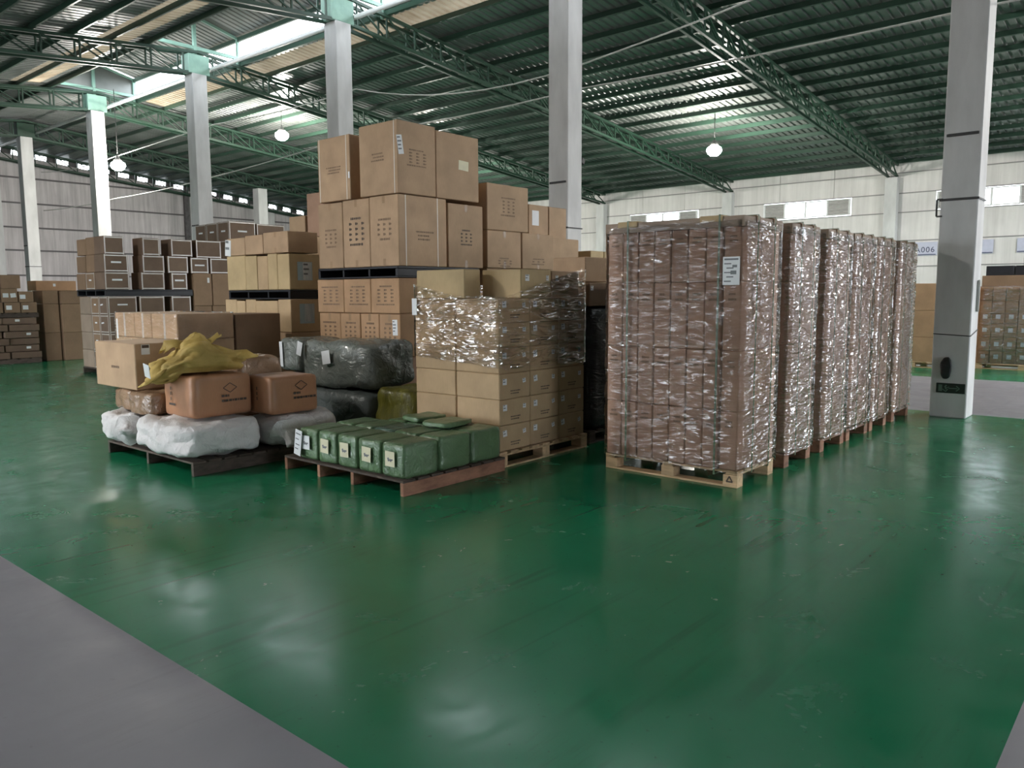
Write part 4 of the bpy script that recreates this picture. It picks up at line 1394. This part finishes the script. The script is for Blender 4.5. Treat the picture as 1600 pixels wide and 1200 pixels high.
for i in range(5):
    carton(LX, LR, yl(ub[i + 1]), yl(ub[i]), 1.682, 2.195 - .012 * (i % 3), 'kraft_yellow' if i != 2 else 'kraft_light', ('%s narrow tan carton on the black pallet, counted from the hanging white sheet' % ORD[i].replace('corner', 'first')) if i < 4 else 'narrow tan corner carton with a pale blue sticker, on the black pallet', GL,
           papers=[('-y', .0, .26, .25, .26, 'paper_blue', 0, 0), ('-y', .04, .26, .15, .25, 'paper', 0, 3)] if i == 4 else ())
ub = [355, 383, 411, 450]
for i in range(3):
    carton(LX + .01, LR, yl(ub[i + 1]), yl(ub[i]), 2.20, 2.46 + .02 * i, 'kraft', ['top tan carton carrying a hanging white sheet', 'middle top tan carton of the sticker stack', 'top corner tan carton of the sticker stack'][i], GL,
           papers=[('-x', -.22, .12, .16, .24, 'paper', -.1, 2)] if i == 0 else (), tape=['-x'] if i == 2 else None)
# cartons seen between the tan stack and the strapped stack
GQ = 'cartons behind the tan stack'
QX = 7.9
for nm, z0, z1 in (('lowest', .0, .95), ('middle', .952, 1.90), ('upper', 1.902, 2.545)):
    carton(QX, 8.6, 10.75, 11.85, z0, z1, 'kraft', nm + ' brown carton hidden behind the tan stack', GQ)
carton(QX, 8.5, on_x(476, 337, QX).y, on_x(451, 340, QX).y, 2.547, 2.91, 'kraft', 'brown carton peeping over the tan stack', GQ)
carton(QX, 8.5, 10.72, on_x(478, 303, QX).y, 2.547, 3.25, 'kraft_red', 'brown carton standing higher, next to the strapped top carton', GQ)

# ------------------------------------------------------------------ long cartons in front of the tan stack
KX = 4.60
GK = 'long cartons behind the sack pallet'
KY0, KY1 = 9.16, 10.87
pallet_stringer(4.62, 6.0, KY0, KY1, .13, 'wood_dark', 'dark pallet under the long film-taped cartons')
for z0, z1, nm in ((.135, .45, 'bottom'), (.452, .77, 'second'), (.772, 1.075, 'third'), (1.077, 1.39, 'top')):
    if nm == 'top':
        ys3 = [KY0, KY0 + .68, KY0 + 1.15, KY1]
        for i in range(3):
            carton(KX, 5.33, ys3[i], ys3[i + 1], z0, z1, 'kraft', ['long kraft carton at the corner of the top layer behind the yellow bag', 'long kraft carton in the middle of the top layer behind the yellow bag', 'long kraft carton with a hanging paper at the end of the top layer'][i], GK, tape=['-xv'],
                   papers=[('-x', -.22, .10, .05, .26, 'paper', 0, 0)] if i == 2 else (), ctape='tape_clear')
        carton(5.36, 6.02, KY0 + .02, KY0 + .75, z0 - .3, z1 - .02, 'kraft_brown', 'darker long carton beside the top layer behind the yellow bag', GK)
    else:
        carton(KX, 5.33, KY0, KY0 + .85, z0, z1, 'kraft', 'kraft carton in the %s layer behind the sack pallet' % nm, GK)
        carton(KX, 5.33, KY0 + .86, KY1, z0, z1, 'kraft', 'kraft carton at the far end of the %s layer behind the sack pallet' % nm, GK)
        if nm != 'third':
            carton(5.36, 6.02, KY0 + .02, KY0 + .75, z0, z1, 'kraft_brown', 'dark kraft carton in the %s layer behind the sack pallet' % nm, GK)
tag(link('stretch_film', film_me('stretch_film', KX, 5.33, KY0, KY1, lambda x, y: 1.05, lambda x, y: 1.40, 'film', .05, .014, .008, seed=31)), 'clear film round the top layer of long cartons behind the yellow bag', 'stretch film')

# ------------------------------------------------------------------ dark taped cartons, double tier, far left
DX, DY = 6.80, 16.42
GD = 'dark taped cartons at the far left'
xd = lambda u: on_y(u, 420, DY).x
pallet_plastic(DX, 8.62, DY, 17.8, 1.602, 1.735, 'black plastic pallet between the dark taped cartons')
pallet_stringer(DX + .02, 8.62, DY + .02, 17.8, .13, 'wood_dark', 'dark pallet under the dark taped cartons')
rows = ((1.737, 2.085), (2.087, 2.435), (2.437, 2.79))
cuts = ([(6.80, 7.30), (7.52, 8.02), (8.16, 8.52)], [(6.80, 7.29), (7.56, 8.03), (8.10, 8.56)], [(6.82, 7.23), (7.58, 7.95), (8.18, 8.66)])
for r, (z0, z1) in enumerate(rows):
    for i, (xa, xb) in enumerate(cuts[r]):
        wl = [('-y', 0, (z1 - z0) * .55, .2, .035, 'paper', 0, 0)] if (r, i) in ((0, 0), (1, 0), (0, 2)) else []
        carton(xa, xb, DY, DY + .45, z0, z1, 'kraft_dark', '%s-layer dark taped carton%s, %s on the far black pallet' % (['lower', 'middle', 'upper'][r], ' with white strip' if wl else '', ['at the corner', 'between the gaps', 'beside the brown cartons'][i]), GD, edge='y', papers=wl, jig=.01)
    for k, (ya, yb) in enumerate(((DY + .46, DY + .90), (DY + .92, DY + 1.36))):
        carton(6.80 + .02 * r, 7.25, ya, yb, z0, z1 - .02 * k, 'kraft_brown', '%s brown end carton on the far black pallet, %s' % (['lower', 'middle', 'upper'][r], ['next to the taped corner', 'outermost'][k]), GD, edge='both' if (r, k) == (0, 0) else None,
               papers=[('-x', 0, .19, .12, .03, 'paper', 0, 0)] if (r, k) == (0, 0) else ())
for r in range(4):
    z0 = .132 + r * .367; z1 = z0 + .365
    carton(6.83, 7.42, DY, DY + .40, z0, z1, 'kraft_dark', '%s dark taped corner carton under the far black pallet' % LAY[r], GD, edge='both', papers=[('-x', -.08, .2, .12, .03, 'paper', .1, 0), ('-y', 0, .2, .2, .03, 'paper', 0, 0)])
    carton(6.83, 7.42, DY + .41, DY + .80, z0, z1, 'kraft_brown', '%s taped brown carton beside the corner under the far black pallet' % LAY[r], GD, edge='both', papers=[('-x', 0, .2, .10, .03, 'paper', 0, 0)])
    carton(6.83, 7.42, DY + .81, DY + 1.36, z0, z1, 'kraft_grey', '%s pale brown end carton under the far black pallet' % LAY[r], GD)
    carton(7.46, 8.0, DY + .01, DY + .45, z0, z1, 'kraft_dark', '%s dark taped middle carton under the far black pallet' % LAY[r], GD, edge='y')
    carton(8.14, 8.58, DY + .01, DY + .45, z0, z1, 'kraft_dark', '%s dark taped carton at the row end under the far black pallet' % LAY[r], GD, edge='y')
# brown cartons right of it, dark ones above
GE = 'cartons between the dark taped stack and the tan stack'
for nm, z0, z1 in (('lowest', .0, .70), ('second', .702, 1.385)):
    carton(8.64, 9.04, DY - .02, DY + .6, z0, z1, 'kraft_brown', nm + ' brown carton touching the dark taped stack', GE)
    carton(9.05, 9.46, DY - .02, DY + .6, z0, z1, 'kraft_brown', nm + ' brown carton nearer the tan stack, beside the dark taped stack', GE)
carton(8.64, 9.06, DY - .02, DY + .6, 1.387, 2.085, 'kraft_brown', 'tall brown carton with a small white tag beside the dark taped stack', GE, papers=[('-y', .13, .55, .05, .11, 'paper', 0, 0)])
carton(9.07, 9.48, DY - .02, DY + .6, 1.387, 2.085, 'kraft_brown', 'tall brown carton beside the tan stack edge', GE)
carton(8.60, 9.02, DY, DY + .5, 2.087, 2.42, 'kraft_dark', 'dark taped carton with a white strip on the tall brown carton', GE, edge='y', papers=[('-y', 0, .17, .22, .03, 'paper', 0, 0)])
carton(9.05, 9.55, DY, DY + .5, 2.087, 2.42, 'kraft_dark', 'reddish dark taped carton beside the hanging white sheet', GE, edge='y')
carton(8.76, 9.36, DY + .05, DY + .55, 2.422, 2.80, 'kraft_dark', 'dark taped carton standing on the two taped cartons', GE, edge='y')
# high dark cartons behind
GP = 'high dark cartons behind the tan stack'
PY, PX = 18.5, on_y(357, 345, 18.5).x
for nm, z0, z1 in (('lowest', .0, 1.0), ('middle', 1.002, 2.0), ('upper', 2.002, 2.94)):
    for i in range(2):
        carton(PX + .82 * i, PX + .80 + .82 * i, PY, PY + 1.6, z0, z1, 'kraft_dark', '%s dark carton %s under the white-stripped ones behind the tan stack' % (nm, ['directly', 'to the side'][i]), GP)
for i in range(3):
    carton(PX, PX + .75, PY + .56 * i, PY + .55 + .56 * i, 2.942, 3.46 - .01 * i, 'kraft_dark', ['dark corner carton with white strips, high behind the tan stack', 'dark carton with a white strip, second from the high corner', 'dark carton with a white strip, third from the high corner'][i], GP, edge='both',
           papers=[('-x', 0, .28, .2, .04, 'paper', 0, 0)] + ([('-y', 0, .28, .26, .04, 'paper', 0, 0)] if i == 0 else []))
carton(PX + .78, PX + 1.62, PY, PY + .55, 2.942, 3.44, 'kraft_dark', 'dark carton beside the high corner, behind the tan stack', GP, edge='y')

# ------------------------------------------------------------------ low stacks at the far left edge
GF = 'flat bundles in the far left stack'
FY = 21.5
for r in range(6):
    z0 = .12 + r * .165
    off = .12 * (r % 2)
    for i, (xa, xb) in enumerate(((5.3 - off, 5.95 - off), (5.97 - off, 6.62 - off), (6.64 - off, 7.30 - off * .3))):
        carton(xa, xb, FY + random.uniform(-.03, .03), FY + .9, z0, z0 + .155, 'kraft_dark', 'flat dark carton, %s layer, %s, under the flat pallet' % (WL[r], ['hidden end', 'middle', 'end by brown cartons'][i]), GF, papers=[('-y', random.uniform(-.2, .2), .09, .10, .055, 'paper', 0, 0)] if (r + i) % 2 else (), jig=.02)
pallet_stringer(5.2, 7.3, FY, FY + 1.0, .118, 'wood_dark', 'dark pallet under the flat cartons at the far left')
pallet_stringer(5.2, 7.3, FY, FY + 1.0, .105, 'wood_dark', 'dark pallet lying on the flat cartons at the far left', z=1.11)
fl = [(5.9, 6.55, 1.217, 1.47, 2), (6.58, 6.92, 1.217, 1.47, 1), (6.93, 7.28, 1.217, 1.47, 1), (5.9, 6.5, 1.472, 1.80, 2), (6.52, 6.88, 1.472, 1.80, 2), (6.90, 7.22, 1.472, 1.73, 1), (5.9, 6.5, 1.802, 2.10, 0), (6.52, 6.95, 1.802, 2.12, 0)]
for i, (xa, xb, z0, z1, nl) in enumerate(fl):
    carton(xa, xb, FY, FY + .6, z0, z1, 'kraft_brown', ('small brown carton with %s, %s of the pile by the dull column' % (['', 'one white label', 'two white labels'][nl], ['bottom hidden', 'bottom middle', 'bottom end', 'second hidden', 'second middle', 'second end', '', ''][i])) if nl else 'small plain brown carton topping the pile by the dull column, %s' % ['outer', 'nearer the column'][i - 6], 'small cartons by the dull column', jig=.012,
           papers=[('-y', -.08 + .16 * k, (z1 - z0) * .5, .12, .10, 'paper', .1 * k, 0) for k in range(nl)])
GG = 'brown cartons between the far left pile and the dark taped stack'
for j, (z0, z1) in enumerate(((.0, .70), (.702, 1.42), (1.422, 1.75))):
    carton(7.48, 7.85, FY + .2, FY + .9, z0, z1, 'kraft_brown', '%s narrow brown carton beside the low stack with a pallet on top' % ['lowest', 'middle', 'upper'][j], GG)
    carton(7.87, 8.5, FY + .1, FY + .9, z0, z1, 'kraft_brown', '%s wide brown carton next to the dark taped stack' % ['lowest', 'middle', 'upper'][j], GG)
carton(7.45, 8.4, FY + .5, FY + 1.1, 1.752, 2.0, 'kraft_orange', 'orange-brown carton on top between the far left pile and the dark taped stack', GG, papers=[('-y', -.05, .14, .06, .07, 'paper', 0, 0)])

# ------------------------------------------------------------------ stacks near the side wall
GR = 'large tan cartons across the grey aisle'
RX = 18.5
pallet_block(RX, RX + 1.1, 3.47, 4.60, .13, 'wood_pine', 'pale pallet under the large tan cartons across the grey aisle', 'y')
for j, (z0, z1) in enumerate(((.132, .648), (.65, 1.215), (1.217, 1.785))):
    for i in range(2):
        carton(RX, RX + .6, 3.48 + .555 * i, 4.03 + .555 * i, z0, z1, 'kraft_orange', 'large tan %s carton across the grey aisle, %s' % (['bottom', 'middle', 'top'][j], ['behind the exit sign column', 'seen beside the exit sign column'][i]), GR)
GS = 'wrapped labelled cartons near the side wall'
SX = 19.0
pallet_block(SX - .02, SX + 1.1, 1.75, 3.43, .12, 'wood_pine', 'pale pallet under the film-wrapped labelled cartons near the side wall', 'y')
for j, (z0, z1) in enumerate(((.122, .382), (.384, .672), (.674, .948), (.95, 1.16), (1.162, 1.42), (1.422, 1.70))):
    for i in range(7):
        ya = 1.77 + .235 * i
        carton(SX, SX + .5, ya, ya + .233, z0, z1, 'kraft_orange', 'small labelled carton, %s layer, %s from column, wrapped stack near side wall' % (WL[j], ORD[6 - i].replace('corner', 'first')), GS, papers=[('-x', .0, .14, .085, .09, 'paper', 0, 0)] if j < 4 else ())
for i in range(2):
    carton(SX + .02, SX + .5, 1.77 + .82 * i, 2.58 + .82 * i, 1.702, 1.935, 'kraft_brown', 'long brown carton on the wrapped stack near the side wall, %s' % ['away from the column', 'next to the column'][i], GS)
for i in range(3):
    tag(link('black_box', box_me(.5, .50, .20, 'plastic_black', .006, True), None, (SX + .5, 3.12 - .53 * i, 1.936)), '%s black plastic box from the column, on the wrapped stack near the side wall' % ['first', 'second', 'third'][i], 'box', 'black boxes near the side wall')
tag(link('stretch_film', film_me('stretch_film', SX, SX + .5, 1.77, 3.415, lambda x, y: .10, lambda x, y: 1.72, 'film_shiny', .06, .02, .01, seed=44)), 'clear film round the labelled cartons near the side wall', 'stretch film')
# three more film-wrapped stacks along the side wall behind the row (seen as slivers)
